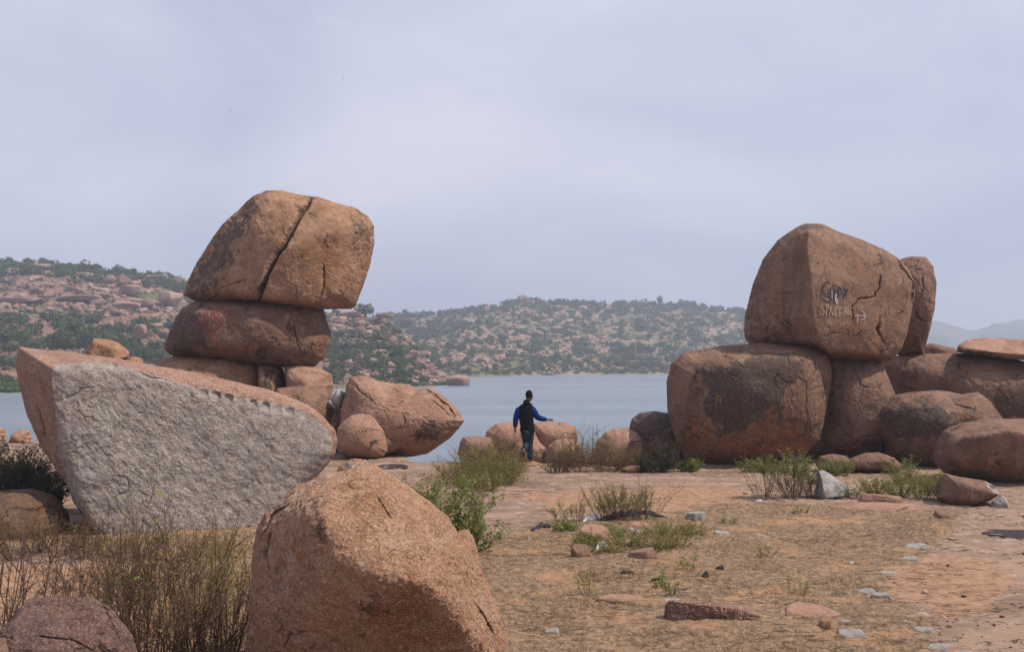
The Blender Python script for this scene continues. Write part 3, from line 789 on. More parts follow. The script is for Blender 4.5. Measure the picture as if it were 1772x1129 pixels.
B('brown wedge shaped boulder in front of the dark hollow on the right', 17.6,
  [(1620, 862), (1622, 840), (1627, 826), (1635.5, 819), (1649, 824), (1669, 827), (1705, 832.8), (1724, 843), (1730, 857), (1713, 868), (1690, 876), (1669, 880), (1641, 876)], .55, M['brown'], seed=36, sub=7, amp=.03, size=.7, p=18,
  paint=[(2, [(1700, 830), (1732, 845), (1730, 862), (1708, 846)], 4, .7)])
B('small broken rock propped under the wedge shaped boulder at right', 17.1, [(1713, 882), (1716, 868), (1733, 856), (1742, 865), (1750, 885), (1735, 888)], .18, M['gray'], seed=37, sub=5, amp=.02, size=.25, p=22)

# low rocks behind the walking person
B('broad pink boulder left of the person, half hidden by the bush', 25.4, [(838, 762), (842, 746), (858, 734), (875, 730.5), (900, 731), (922, 743), (935, 765), (932, 800), (850, 800)], .7, M['pinkb'], seed=38, sub=7, amp=.03, size=.9)
B('wide flat-topped boulder right of the person beside the lake', 25.8, [(918, 745), (924, 732), (946, 730), (981, 732.5), (996, 739), (1000, 752), (998, 800), (925, 800)], .7, M['pinkb'], seed=39, sub=7, amp=.04, size=.9)
B('smooth sloping rock directly behind the legs of the person', 24.9, [(882, 780), (889, 765), (908, 758), (928, 760), (944, 776), (952, 805), (884, 808)], .45, M['pinkb'], seed=40, sub=6, amp=.025, size=.7)
B('small rounded boulder in front of the flat-topped boulder by the lake', 24.6, [(942, 785), (949, 772), (960, 762.7), (976.7, 760), (993, 762.7), (1005, 772), (1012, 800), (1000, 812), (945, 812)], .5, M['pinkb'], seed=41, sub=6, amp=.025, size=.7)
B('rounded pink boulder at the right end of the bushes, alone against the lake', 24.4, [(1026, 790), (1033, 763), (1048, 748), (1064, 741.5), (1088, 742), (1104.7, 751), (1110.6, 765), (1114, 800), (1100, 814), (1040, 814)], .65, M['pinkb'], seed=42, sub=7, amp=.035, size=.9)
B('low brown rock left of the bush by the water', 24.6, [(792, 785), (796, 765), (802, 757), (825, 755), (850, 758), (860, 790), (850, 802), (798, 800)], .45, M['pink'], seed=43, sub=6, amp=.025, size=.6)
B('added filler rock closing the bright gap right of the stained boulder foot', 25.8, [(1385, 770), (1420, 755), (1450, 770), (1455, 805), (1390, 810)], .4, M['brown'], seed=46, sub=5, amp=.03, size=.5)  # filler rock, added so the bright lake does not shine through the gap
B('added filler rock closing the bright gap left of the stained boulder foot', 25.8, [(1150, 770), (1175, 755), (1200, 775), (1205, 815), (1150, 815)], .4, M['brown'], seed=47, sub=5, amp=.03, size=.5)  # second filler, added to close the bright slit on this side
B('shaded rock in the gap between the middle and the round dark boulder', 26.2, [(1510, 760), (1535, 745), (1570, 765), (1575, 812), (1515, 812)], .4, M['brown'], seed=48, sub=5, amp=.03, size=.5)
B('thin flat stone lying on the rock left of the stained boulder', 22.7, [(1074, 813), (1084, 808), (1103, 806.5), (1118, 808.5), (1120, 813), (1100, 818), (1080, 817)], .3, M['orange'], seed=44, sub=5, amp=.015, size=.4, p=16)
B('flat stone under the feet of the walking person', 24.0, [(895, 806), (905, 801), (925, 799), (942, 804), (943, 811), (915, 815)], .35, M['orange'], seed=45, sub=5, amp=.015, size=.4, p=16)

# stones lying on the open ground
def hull_rock(name, label, pts, mat, sub=5, p=26, seed=0, amp=.02, size=.3, cat='stone', lump=.02):
    P = np.array(pts); C = P.mean(0); P = P - C
    Nn, dd = hull_planes(P)
    V0, T = ico(sub)
    acc = np.zeros(len(V0))
    for n, d in zip(Nn, dd): acc += np.maximum(0, (V0 @ n) / d) ** p
    V = V0 * (acc ** (-1.0 / p))[:, None]
    V = V + V0 * (lump * size * fbm(V * (2 / size) + seed, 3))[:, None]
    V = detail(V, T, seed, amp, size)
    o = mesh_obj(name, V, T, mat, smooth=True, loc=C)
    set_attr(o.data, 'stain', np.stack([np.zeros(len(V)), np.zeros(len(V)), np.full(len(V), 1.0 if mat is M['stone'] else 0.0)], 1))
    tag(o, label, cat); return o
def stone(label, box, mat, h=None, seed=0, cat='stone', name='stone', sub=5, amp=.015, n=8):
    x0, y0, x1, y1 = box
    r = random.Random(seed * 13 + 5)
    D1 = gd(y1); wm = (x1 - x0) * D1 / F
    if h is None: h = min(.06, (y1 - y0) * D1 / F * .45)
    D2 = max(D1 + wm * .25, min((CAMZ - h) * F / (y0 - 628), D1 + wm * 1.6))
    cx = ((x0 + x1) / 2 - 886) / F * (D1 + D2) / 2; cy = (D1 + D2) / 2
    z = gz(cx, cy)
    pts = []; a0 = r.random() * 6.28; tx, ty = r.uniform(-.3, .3), r.uniform(-.1, .35)
    for k in range(n):
        a = a0 + 6.283 * (k + r.uniform(-.3, .3)) / n
        q = r.uniform(.78, 1.12); ex, ey = math.cos(a) * q, math.sin(a) * q
        X, Y = cx + ex * wm / 2, cy + ey * (D2 - D1) / 2
        pts.append((X, Y, z - .06)); pts.append((X, Y, z + h * r.uniform(.15, .6)))
        i_ = r.uniform(.72, .92); pts.append((cx + ex * wm / 2 * i_, cy + ey * (D2 - D1) / 2 * i_, z + h * (.9 + tx * ex + ty * ey)))
    return hull_rock(name, label, pts, mat, sub, 40, seed, amp * min(1, wm * 2.2), max(.12, wm * .45), cat)
stone('long crumbling reddish rock sunk in the grass at bottom centre', (1138, 1032, 1318, 1074), M['pink'], seed=51, sub=7, amp=.09, h=.17, n=11)
stone('flat pink slab flush with the grass right of the crumbling rock', (1340, 1036, 1450, 1070), M['pinkb'], seed=52, sub=6, amp=.012)
stone('pale flat flagstone near the bottom right corner', (1440, 1080, 1494, 1103), M['stone'], seed=53)
stone('cracked grey stone, larger one of the pair in the right litter', (1572, 1076, 1612, 1092), M['stone'], seed=54)
stone('small grey stone, left one of the pair in the right litter', (1554, 1067, 1578, 1080), M['stone'], seed=55)
stone('bright pointed grey stone among green weeds at centre', (1184, 880, 1222, 902), M['stone'], seed=56, h=.15)
stone('small whitish stone on grass below the pointed grey stone', (1232, 914, 1262, 926), M['stone'], seed=57)
stone('small pale stone on grass in the middle of the clearing', (1299, 917, 1325, 927), M['stone'], seed=58)
stone('long flat grey stone at the edge of grass and red rock', (1556, 934, 1610, 948), M['stone'], seed=59)
stone('small flat grey stone just below the long flat grey one', (1552, 959, 1586, 968), M['stone'], seed=60)
stone('rounded flat grey stone on the soil edge at right', (1514, 981, 1552, 993), M['stone'], seed=61)
stone('jagged grey slab pair of the litter, left piece', (1474, 1010, 1512, 1028), M['stone'], seed=62)
stone('dark grey slab tilted beside the jagged one', (1500, 1018, 1536, 1036), M['stone'], seed=63)
stone('bluish flat stone touching the crumbling reddish rock', (1143, 1028, 1182, 1042), M['stone'], seed=64)
stone('pale half buried stone left of the crumbling rock', (1020, 1026, 1118, 1042), M['pinkb'], seed=65, amp=.012)
stone('small grey stone alone in the grass at bottom centre left', (938, 1080, 972, 1094), M['stone'], seed=66)
stone('flaky upright splinter of rock beside the flat pink slab', (1412, 1058, 1434, 1088), M['orange'], seed=67, h=.12)
stone('small grey stone above the pale flagstone', (1448, 1068, 1468, 1078), M['stone'], seed=68)
stone('grey stone on the bottom right litter near the frame edge', (1640, 1112, 1684, 1136), M['stone'], seed=69)
stone('blue grey slab half buried at lower right', (1592, 1102, 1638, 1120), M['stone'], seed=70)
stone('brown stone under the left end of the weed patch', (983, 938, 1020, 966), M['brown'], seed=71, h=.16)
stone('large purple brown stone in the weed patch under the black cloth', (1000, 905, 1062, 946), M['pinkb'], seed=72, sub=6, h=.22)
stone('pale flat stone in the weed patch just below the black cloth', (1082, 900, 1130, 914), M['pinkb'], seed=73)
stone('whitish stone in the weed patch below the pale flat stone', (1084, 911, 1108, 924), M['stone'], seed=74)
stone('reddish stone at the lower edge of the weed patch', (1078, 942, 1140, 968), M['pink'], seed=75, h=.13)
stone('dark little stone right of the reddish one under the weeds', (1128, 956, 1150, 968), M['brown'], seed=76)
stone('low pink stone at the foot of the split granite wedge', (1482, 850, 1560, 870), M['pinkb'], seed=77, h=.14)
stone('flat pink ledge of rock in front of the split granite wedge', (1420, 864, 1610, 884), M['pinkb'], seed=78, amp=.01)
stone('clod of dry brown earth and grass near the wedge shaped boulder', (1610, 880, 1646, 898), M['brown'], seed=79, h=.1)
for k, (a, b, c, d, t) in enumerate([(1234, 974, 1252, 984, 'black lump of dung alone in the middle of the grass'), (1212, 990, 1222, 998, 'small black lump of dung left of the bigger one'),
                                     (1072, 981, 1098, 990, 'flattened dark lump of dung under the weed patch'), (1128, 996, 1140, 1003, 'tiny dark lump of dung below the weed patch')]):
    stone(t, (a, b, c, d), simple_mat('dung', (.035, .025, .02), .9, 30, .6), seed=90 + k, cat='dung', name='dung_lump', sub=4, h=.06)

# ------------------------------------------------------------------ hills across the water
def prof(pts):
    a = np.array(pts, float)
    return lambda x: np.interp(x, a[:, 0], a[:, 1])
HILLS = {
 'near': dict(x=(-120, 779), ridge=prof([(-120, 452), (0, 452), (60, 450), (110, 455), (150, 459), (220, 466), (300, 478), (360, 482), (450, 500), (520, 520), (570, 534), (620, 540), (660, 548), (690, 566), (715, 590), (740, 618), (765, 645), (776, 654), (800, 660)]),
              shore=prof([(-120, 684), (0, 681), (100, 679), (300, 676), (500, 674), (650, 672), (740, 669), (780, 667), (800, 673)]),
              rd=prof([(-120, 330), (0, 320), (300, 310), (570, 290), (660, 262), (740, 222), (785, 198), (800, 190)])),
 'far': dict(x=(540, 1700), ridge=prof([(540, 552), (620, 545), (700, 542), (760, 538), (840, 531), (865, 528), (885, 519), (905, 516), (940, 520), (1000, 521), (1100, 523), (1140, 522), (1200, 527), (1250, 532), (1290, 538), (1400, 548), (1500, 575), (1600, 604), (1680, 628), (1700, 640)]),
             shore=prof([(540, 660), (700, 656), (760, 654), (850, 652), (930, 650), (1000, 648.5), (1160, 648), (1400, 647), (1700, 646)]),
             rd=prof([(540, 520), (800, 560), (1000, 600), (1300, 620), (1700, 640)])),
}
for _k, _d in (('near', 7.0), ('far', 4.0)):
    HILLS[_k]['ridge'] = (lambda f, d: (lambda x: f(x) + d))(HILLS[_k]['ridge'], _d)
def hill_D(H, a, t):
    """t 0 at the shore, 1 at the ridge, >1 beyond"""
    ds = (CAMZ - WZ) * F / (H['shore'](a) - 628)
    dr = np.maximum(H['rd'](a), ds + 8)
    return ds, dr, ds + (dr - ds) * t
def hill_z(H, x, y):
    a = 886 + F * x / y
    ds = (CAMZ - WZ) * F / (H['shore'](a) - 628)
    dr = np.maximum(H['rd'](a), ds + 8)
    zr = CAMZ + (628 - H['ridge'](a)) * dr / F
    t = (y - ds) / (dr - ds)
    s = np.where(t < 1, np.where(t < 0, t * 1.2, .82 * t + .18 * t * t), 1 - .35 * (t - 1))
    z = WZ + (zr - WZ) * s
    env = sstep(0, .15, t) * sstep(1.02, .85, t)
    z = z + env * 1.6 * fbm2(x, y, .035, 4, 3.0)
    b = fbm2(x, y * 1.0, .05, 5, 6.0) * 12
    fr = b - np.floor(b)
    z = z + env * .9 * (np.floor(b) + sstep(.75, 1, fr) - b)
    z = z + sstep(0, .1, t) * .25 * fbm2(x, y, .5, 3, 5.0)
    return z
def hz(H, x, y): return float(hill_z(H, np.array([x]), np.array([y]))[0])

def terrain_mat(name, rockc, rockb, green, gsc, glo, ghi, seed):
    s = NT(name); c = s.coord()
    col = s.mix(s.ramp(s.noise(c, .12, 7, .65, .4), .4, .62), rockc, rockb)
    col = s.mix(s.ramp(s.noise(c, .8, 5, .7, .4), .52, .66, 0, .8), col, tuple(x * .5 for x in rockb))
    col = s.mix(s.ramp(s.noise(c, .35, 6, .7), .58, .68, 0, .8), col, (.46, .36, .31))
    col = s.mix(s.ramp(s.noise(s.coord((1, 1, 1)), gsc, 7, .68, .2), glo, ghi), col, s.mix(s.ramp(s.noise(c, .6, 4), .4, .6), green, (.15, .14, .055)))
    n = s.bump(s.noise(c, .5, 8, .7), .8, .8)
    return s.done(col, .95, n)
M['hill_near'] = terrain_mat('pink_hillside', (.25, .14, .105), (.17, .095, .07), (.06, .085, .03), .06, .54, .60, 1)
M['hill_far'] = terrain_mat('scrub_hillside', (.34, .22, .165), (.24, .15, .11), (.05, .075, .028), .05, .44, .56, 2)
for nm, key, mt in (('hillside', 'near', 'hill_near'), ('far_hillside', 'far', 'hill_far')):
    H = HILLS[key]
    aa = np.arange(H['x'][0], H['x'][1] + 1, 2.0)
    tt = np.concatenate([np.linspace(-.08, 0, 4)[:-1], np.linspace(0, 1, 170), np.linspace(1.03, 1.9, 12)])
    A_, T_ = np.meshgrid(aa, tt)
    af, tf = A_.ravel(), T_.ravel()
    _, _, Dv = hill_D(H, af, tf)
    X = (af - 886) / F * Dv
    Z = hill_z(H, X, Dv)
    ii = np.arange(len(aa) * len(tt)).reshape(len(tt), len(aa))
    q = np.stack([ii[:-1, :-1].ravel(), ii[:-1, 1:].ravel(), ii[1:, 1:].ravel(), ii[1:, :-1].ravel()], 1)
    o = mesh_obj(nm, np.stack([X, Dv, Z], 1), q, M[mt], smooth=True); tag(o, kind='structure')
# distant hills near the horizon
s = NT('distant_scrub'); c = s.coord()
M['distant'] = s.done(s.mix(s.ramp(s.noise(c, .02, 6, .65), .42, .58), (.06, .065, .05), (.16, .12, .10)), .95)
dp = prof([(1380, 640), (1480, 600), (1560, 572), (1612, 556), (1622, 556), (1640, 560), (1655, 566), (1672, 573), (1690, 574), (1706, 568), (1722, 561), (1745, 560), (1762, 554), (1772, 553), (1830, 556), (1950, 575), (2150, 640)])
aa = np.arange(1380, 2150, 3.0); tt = np.linspace(0, 1.5, 40)
A_, T_ = np.meshgrid(aa, tt); af, tf = A_.ravel(), T_.ravel()
Dv = 1180 + 260 * tf
X = (af - 886) / F * Dv
zr = CAMZ + (628 - dp(af)) * 1440 / F
Z = np.where(tf < 1, WZ - 1 + (zr - WZ + 1) * np.sin(tf * math.pi / 2) ** .9, zr - (tf - 1) * 60) + sstep(.1, .9, tf) * 5 * fbm2(X, Dv, .03, 5, 2.0)
ii = np.arange(len(aa) * len(tt)).reshape(len(tt), len(aa))
q = np.stack([ii[:-1, :-1].ravel(), ii[:-1, 1:].ravel(), ii[1:, 1:].ravel(), ii[1:, :-1].ravel()], 1)
o = mesh_obj('distant_hills', np.stack([X, Dv, Z], 1), q, M['distant'], smooth=True); tag(o, kind='structure')

# rocks of the hills
s = NT('hill_rock'); c = s.coord(); R, G, B, _ = s.attr('tint'); oi = s.n('ShaderNodeObjectInfo')
v = s.math('FRACT', s.math('ADD', R, oi.outputs['Random']))
col = s.mix(v, (.20, .11, .085), (.38, .255, .20))
col = s.mix(s.ramp(s.noise(c, 1.1, 6, .7, .4), .45, .62, 0, .7), col, (.22, .14, .11))
M['hill_rock'] = s.done(col, .9, s.bump(s.noise(c, 1.4, 7, .7), .8, .3))
def blob_mesh(seed, sub, p=10, npl=14, flat=.7):
    r = np.random.RandomState(seed)
    n = r.normal(size=(npl, 3)); n /= np.linalg.norm(n, axis=1)[:, None]
    d = r.uniform(.72, 1.0, npl)
    V0, T = ico(sub)
    acc = np.zeros(len(V0))
    for a, b in zip(n, d): acc += np.maximum(0, (V0 @ a) / b) ** p
    acc += (np.abs(V0[:, 2]) / flat) ** p
    V = V0 * (acc ** (-1.0 / p))[:, None]
    V *= np.minimum(1, 1.25 / np.linalg.norm(V, axis=1))[:, None]
    V = V + V0 * (.05 * fbm(V * 2.2 + seed, 3))[:, None]
    return V, T
RV = [blob_mesh(100 + k, 4, 16, 12, r_) for k, r_ in enumerate([.7, .6, .75, .5, .65, .8, .45, .7])]
RM = []
for k, (V, T) in enumerate(RV):
    o = mesh_obj('hill_boulder', V, T, M['hill_rock'], smooth=True); RM.append(o.data); bpy.data.objects.remove(o)
RS = [blob_mesh(200 + k, 2, 14, 10, .6) for k in range(8)]

def bush_mesh(seed, n, leaf, squash=.75, lumps=6):
    r = np.random.RandomState(seed)
    cen = r.normal(size=(lumps, 3)) * np.array([.42, .42, .22]); cen[:, 2] = np.abs(cen[:, 2]) + .35
    rad = r.uniform(.32, .55, lumps)
    k = r.randint(0, lumps, n)
    d = r.normal(size=(n, 3)); d /= np.linalg.norm(d, axis=1)[:, None]
    P = cen[k] + d * (rad[k] * r.uniform(.45, 1.0, n) ** .5)[:, None]
    P[:, 2] *= squash; P[:, 2] = np.maximum(P[:, 2], .0)
    nn = d * .8 + r.normal(size=(n, 3)) * .55; nn /= np.linalg.norm(nn, axis=1)[:, None]
    t = np.cross(nn, r.normal(size=(n, 3))); t /= np.linalg.norm(t, axis=1)[:, None]
    b = np.cross(nn, t)
    sz = leaf * r.uniform(.6, 1.3, n)[:, None]
    V = np.stack([P - t * sz, P - b * sz * .7, P + t * sz, P + b * sz * .7], 1).reshape(-1, 3)
    Fq = np.arange(4 * n).reshape(n, 4)
    tint = np.repeat(np.clip(r.rand(n) * .7 + .3 * (P[:, 2] / 1.0), 0, 1), 4)
    return V, Fq, tint
BM = []
for k in range(8):
    V, Fq, t = bush_mesh(300 + k, 460, .12, .85 if k % 2 else .65, 6 + 2 * (k % 4))
    o = mesh_obj('hill_bush', V, Fq, M['hill_leaf']); set_attr(o.data, 'tint', np.stack([t, t, t], 1)); BM.append(o.data); bpy.data.objects.remove(o)
BMS = []
for k in range(4):
    V, Fq, t = bush_mesh(320 + k, 380, .13, .6, 7)
    o = mesh_obj('shore_bush', V, Fq, M['shore_leaf']); set_attr(o.data, 'tint', np.stack([t, t, t], 1)); BMS.append(o.data); bpy.data.objects.remove(o)
BS = [bush_mesh(340 + k, 90, .22, .75, 5) for k in range(6)]

rng = np.random.RandomState(11)
def sample_col(H, a, ypx):
    """distance along the column a at which the hillside is seen at height ypx"""
    t = np.linspace(0.001, 1.0, 160)
    _, _, D = hill_D(H, np.full_like(t, a), t)
    X = (a - 886) / F * D
    Z = hill_z(H, X, D)
    yy = 628 - (Z - CAMZ) * F / D
    ym = np.minimum.accumulate(yy)
    i = int(np.argmax(ym <= ypx)) if (ym <= ypx).any() else len(t) - 1
    return X[i], D[i], Z[i]
rocks, bushes = [], []        # (px size, hill, x, y, z, radius m, region)
def scatter(H, key, n, xr, yr, size, kind, region, zs=None, power=1.6):
    for _ in range(n):
        a = rng.uniform(*xr)
        top, bot = H['ridge'](a), H['shore'](a)
        y0 = max(top + 1, yr[0] if yr[0] > 1 else top + yr[0] * (bot - top)); y1 = min(bot - 1, yr[1] if yr[1] > 1.01 else top + yr[1] * (bot - top))
        if y1 <= y0: continue
        y = rng.uniform(y0, y1)
        x, D, z = sample_col(H, a, y)
        sp = size[0] * (size[1] / size[0]) ** (rng.rand() ** power)
        rm = sp / 2 * D / F
        (rocks if kind == 'rock' else bushes).append((sp, key, x, D, z, rm, region))
N_, F_ = HILLS['near'], HILLS['far']
scatter(N_, 'near', 1100, (-20, 350), (462, 560), (3, 22), 'rock', 'left', power=2.8)
scatter(N_, 'near', 120, (-20, 350), (470, 548), (16, 40), 'slab', 'left') if False else None
scatter(N_, 'near', 150, (-20, 350), (560, 660), (4, 18), 'rock', 'left', power=2.2)
scatter(N_, 'near', 420, (560, 780), (0, 1), (4, 18), 'rock', 'spur', power=1.7)
scatter(N_, 'near', 60, (570, 660), (0, .35), (8, 22), 'rock', 'spur', power=1.4)
scatter(F_, 'far', 2100, (640, 1310), (0, .97), (3, 12), 'rock', 'far', power=2.0)
scatter(F_, 'far', 120, (860, 1060), (512, 590), (7, 19), 'rock', 'far', power=1.6)
scatter(F_, 'far', 260, (760, 1300), (.72, .97), (3, 9), 'rock', 'far', power=1.4)
scatter(N_, 'near', 130, (-20, 330), (0, .10), (12, 34), 'bush', 'left ridge')
scatter(N_, 'near', 120, (-20, 350), (480, 550), (6, 20), 'bush', 'left', power=2.0)
scatter(N_, 'near', 300, (-20, 480), (555, 665), (14, 42), 'bush', 'left')
scatter(N_, 'near', 170, (560, 700), (.30, .97), (10, 30), 'bush', 'spur')
scatter(N_, 'near', 70, (690, 775), (.4, .98), (8, 18), 'bush', 'spur')
scatter(N_, 'near', 90, (560, 720), (0, .3), (7, 18), 'bush', 'spur', power=1.8)
scatter(F_, 'far', 1300, (640, 1310), (0, .95), (6, 24), 'bush', 'far', power=1.5)
scatter(F_, 'far', 260, (640, 1310), (0, .05), (8, 20), 'bush', 'far ridge')
scatter(N_, 'near', 60, (-20, 80), (.93, 1), (12, 26), 'bush', 'shore left')
scatter(N_, 'near', 40, (680, 775), (.9, 1), (8, 20), 'bush', 'shore left')
scatter(F_, 'far', 170, (760, 1300), (.93, 1), (8, 16), 'bush', 'shore far')

def placed(md, name, loc, sc, rz, rx=0):
    o = bpy.data.objects.new(name, md); COL.objects.link(o)
    o.location = loc; o.scale = sc; o.rotation_euler = (rx, rx * .6, rz)
    return o
RL = {'left': ('pinkish boulder on the left hillside', 'boulders on the left hillside'),
      'spur': ('pale boulder on the slope behind the reclining boulder', 'boulders on the middle slope'),
      'far': ('pale boulder on the hazy far hillside', 'boulders on the far hillside')}
BL = {'left ridge': ('dark green bush on the skyline of the left hill', 'bushes along the left skyline'),
      'left': ('dark green bush on the left hillside', 'bushes on the left hillside'),
      'spur': ('green bush on the slope behind the reclining boulder', 'bushes on the middle slope'),
      'far': ('hazy green bush on the far hillside', 'bushes on the far hillside'),
      'far ridge': ('hazy green bush on the skyline of the far hill', 'bushes along the far skyline'),
      'shore left': ('light green bush at the waterline below the nearer hill', 'bushes along the nearer shore'),
      'shore far': ('light green bush at the waterline of the far shore', 'bushes along the far shore')}
def merge(items, protos, fn, mat, name, label_kind, tinted):
    Vs, Fs, Ts, off = [], [], [], 0
    for it in items:
        V, Fq, *t = protos[rng.randint(len(protos))]
        sp, key, x, y, z, rm, reg = it
        a = rng.uniform(0, 6.28); c, s_ = math.cos(a), math.sin(a)
        sc = fn(rm)
        Q = V * sc
        Q = np.stack([Q[:, 0] * c - Q[:, 1] * s_ + x, Q[:, 0] * s_ + Q[:, 1] * c + y, Q[:, 2] + z], 1)
        Vs.append(Q); Fs.append(Fq + off); off += len(Q)
        Ts.append(t[0] * .6 + rng.rand() * .4 if t else np.full(len(Q), rng.rand()))
    o = mesh_obj(name, np.concatenate(Vs), np.concatenate(Fs), mat)
    t = np.concatenate(Ts); set_attr(o.data, 'tint', np.stack([t, t, t], 1)); tag(o, kind='stuff')
    return o
rocks.sort(key=lambda t: -t[0]); bushes.sort(key=lambda t: -t[0])
def where(x, y, z, reg, sp, kind):
    a = 886 + F * x / y; py = 628 - (z - CAMZ) * F / y
    H = HILLS['far' if 'far' in reg else 'near']
    v = (py - H['ridge'](a)) / (H['shore'](a) - H['ridge'](a))
    x0, x1 = (0, 330) if 'left' in reg and 'shore' not in reg else ((570, 760) if reg == 'spur' else (660, 1290))
    col = ('left third', 'middle', 'right third')[int(np.clip((a - x0) / (x1 - x0) * 3, 0, 2.99))]
    big = 'large ' if sp > (16 if kind == 'rock' else 24) else ('middling ' if sp > (11 if kind == 'rock' else 18) else 'small ')
    if kind == 'bush' and ('ridge' in reg or 'shore' in reg): return big, col, ''
    return big, col, ' near the top' if v < .3 else (' halfway up' if v < .6 else ' low down')
for (sp, key, x, y, z, rm, reg) in rocks[:285]:
    k = rng.randint(len(RM)); f1, f2 = rng.uniform(.7, 1.2), rng.uniform(.65, 1.05)
    o = placed(RM[k], 'hill_boulder', (x, y, z + rm * rng.uniform(.0, .35)), (rm * f1 * 1.15, rm * rng.uniform(.7, 1.1), rm * f2), rng.uniform(0, 6.28), rng.uniform(-.4, .4))
    w_ = where(x, y, z, reg, sp, 'rock'); tag(o, w_[0] + RL[reg][0] + ', ' + w_[1] + w_[2], 'boulder', RL[reg][1])
merge(rocks[285:], RS, lambda r: np.array([r * 1.1, r, r * .8]), M['hill_rock'], 'hill_rubble', None, True)
for (sp, key, x, y, z, rm, reg) in bushes[:295]:
    md = BMS[rng.randint(4)] if 'shore' in reg else BM[rng.randint(8)]
    o = placed(md, 'hill_bush', (x, y, z - .1 * rm), (rm * 1.15, rm * 1.1, rm * rng.uniform(1.0, 1.5)), rng.uniform(0, 6.28))
    w_ = where(x, y, z, reg, sp, 'bush'); tag(o, w_[0] + BL[reg][0] + ', ' + w_[1] + w_[2], 'bush', BL[reg][1])
rest = bushes[295:]
merge([b for b in rest if 'shore' not in b[6]], BS, lambda r: np.array([r * 1.1, r * 1.1, r * 1.2]), M['hill_leaf'], 'hill_scrub', None, True)
merge([b for b in rest if 'shore' in b[6]], BS, lambda r: np.array([r * 1.2, r * 1.1, r * .9]), M['shore_leaf'], 'shore_scrub', None, True)

# rocks and trees one can pick out on the hills
def hrock(label, px, py, wpx, hpx, key='near', k=0, rz=0., rx=0., D=None):
    H = HILLS[key]
    if D is None: x, D, z = sample_col(H, px, py + hpx / 2)
    P = W(px, py, D)
    o = placed(RM[k % len(RM)], 'hill_boulder', P, (wpx / 2 * D / F * 1.08, wpx / 2.4 * D / F, hpx / 2 * D / F * 1.25), rz, rx)
    tag(o, label, 'boulder')
hrock('wide pale rock outcrop on the skyline at the far left', 66, 463, 46, 15, k=0)
hrock('tall pink boulder standing just under the skyline at far left', 24, 470, 18, 16, k=1, rz=1)
hrock('large cube-like pink boulder in the middle of the left hillside', 229, 502, 32, 20, k=2, rx=.15)
hrock('big pyramid-shaped pink boulder beside the balanced stack', 298, 518, 34, 30, k=4, rz=.6, rx=.3)
hrock('broad domed boulder at the right end of the left skyline', 268, 482, 34, 18, k=3)
hrock('rounded pink boulder touching the tilted boulder on the skyline', 312, 489, 22, 16, k=5)
hrock('round dark pink boulder among bushes left of the stack', 240, 575, 27, 26, k=5, rz=2)
hrock('long pale slab above the round dark pink boulder', 265, 563, 30, 13, k=6, rx=.2)
hrock('upright leaning pink boulder in the skyline cluster of the left hill', 214, 486, 22, 22, k=1, rz=1.5, rx=.5)
hrock('smooth oval boulder at the left of the skyline cluster', 190, 483, 24, 17, k=0, rz=2.2)
hrock('flat pale slab in the middle of the left hillside', 216, 528, 40, 18, k=3, rx=.15)
hrock('flat pale slab right of the other slab on the left hillside', 254, 526, 36, 20, k=6, rx=-.1)
hrock('long pink ledge in the centre of the left hillside', 135, 516, 60, 15, k=3)
hrock('smooth pink ledge at the left on the left hillside', 45, 520, 52, 16, k=6)
hrock('wide weathered ledge at the left frame edge on the hillside', 8, 545, 44, 20, k=3)
hrock('oval pale boulder on the slope right under the tilted boulder', 603, 543, 24, 12, k=0)
hrock('dark rounded boulder on the slope below the lone skyline tree', 668, 547, 30, 12, k=6)
hrock('capstone boulder crowning the summit of the far hill', 905, 515, 15, 9, 'far', 6, 0, -.2, D=590)
hrock('stout boulder just below the capstone on the far summit', 903, 523, 15, 12, 'far', 2, 1, 0, D=588)
hrock('pale angular boulder on the skyline left of the far summit', 843, 535, 14, 11, 'far', 1, 1, .2)
hrock('tall rounded boulder in the summit cluster of the far hill', 912, 543, 15, 15, 'far', 5, 1, .1)
hrock('oval boulder beside the tall one in the far summit cluster', 926, 547, 14, 11, 'far', 0, 2)
hrock('broad boulder at the right of the far summit cluster', 942, 549, 17, 11, 'far', 4, .4)
hrock('blocky pink boulder right of the far summit cluster', 976, 548, 17, 13, 'far', 2, .5)
hrock('pink angular rock standing alone in the lake', 795, 662, 35, 21, 'near', 2, .3, .1, D=183)
hrock('rounded pink boulder on the tip of the nearer shore', 750, 647, 24, 17, 'near', 4, 1, .1, D=196)
hrock('low pink boulder at the waterline of the nearer shore', 748, 661, 24, 14, 'near', 0, 2, .1, D=187)
hrock('long flat pale rock at the waterline of the far shore', 948, 647, 34, 7, 'far', 6, 0, 0, D=335)
hrock('small round boulder on the end of the flat rock at the far shore', 967, 643, 10, 10, 'far', 5, 0, 0, D=334)
hrock('large pale outcrop of the slope above the rock in the lake', 738, 614, 20, 15, 'near', 4, 1, .2)

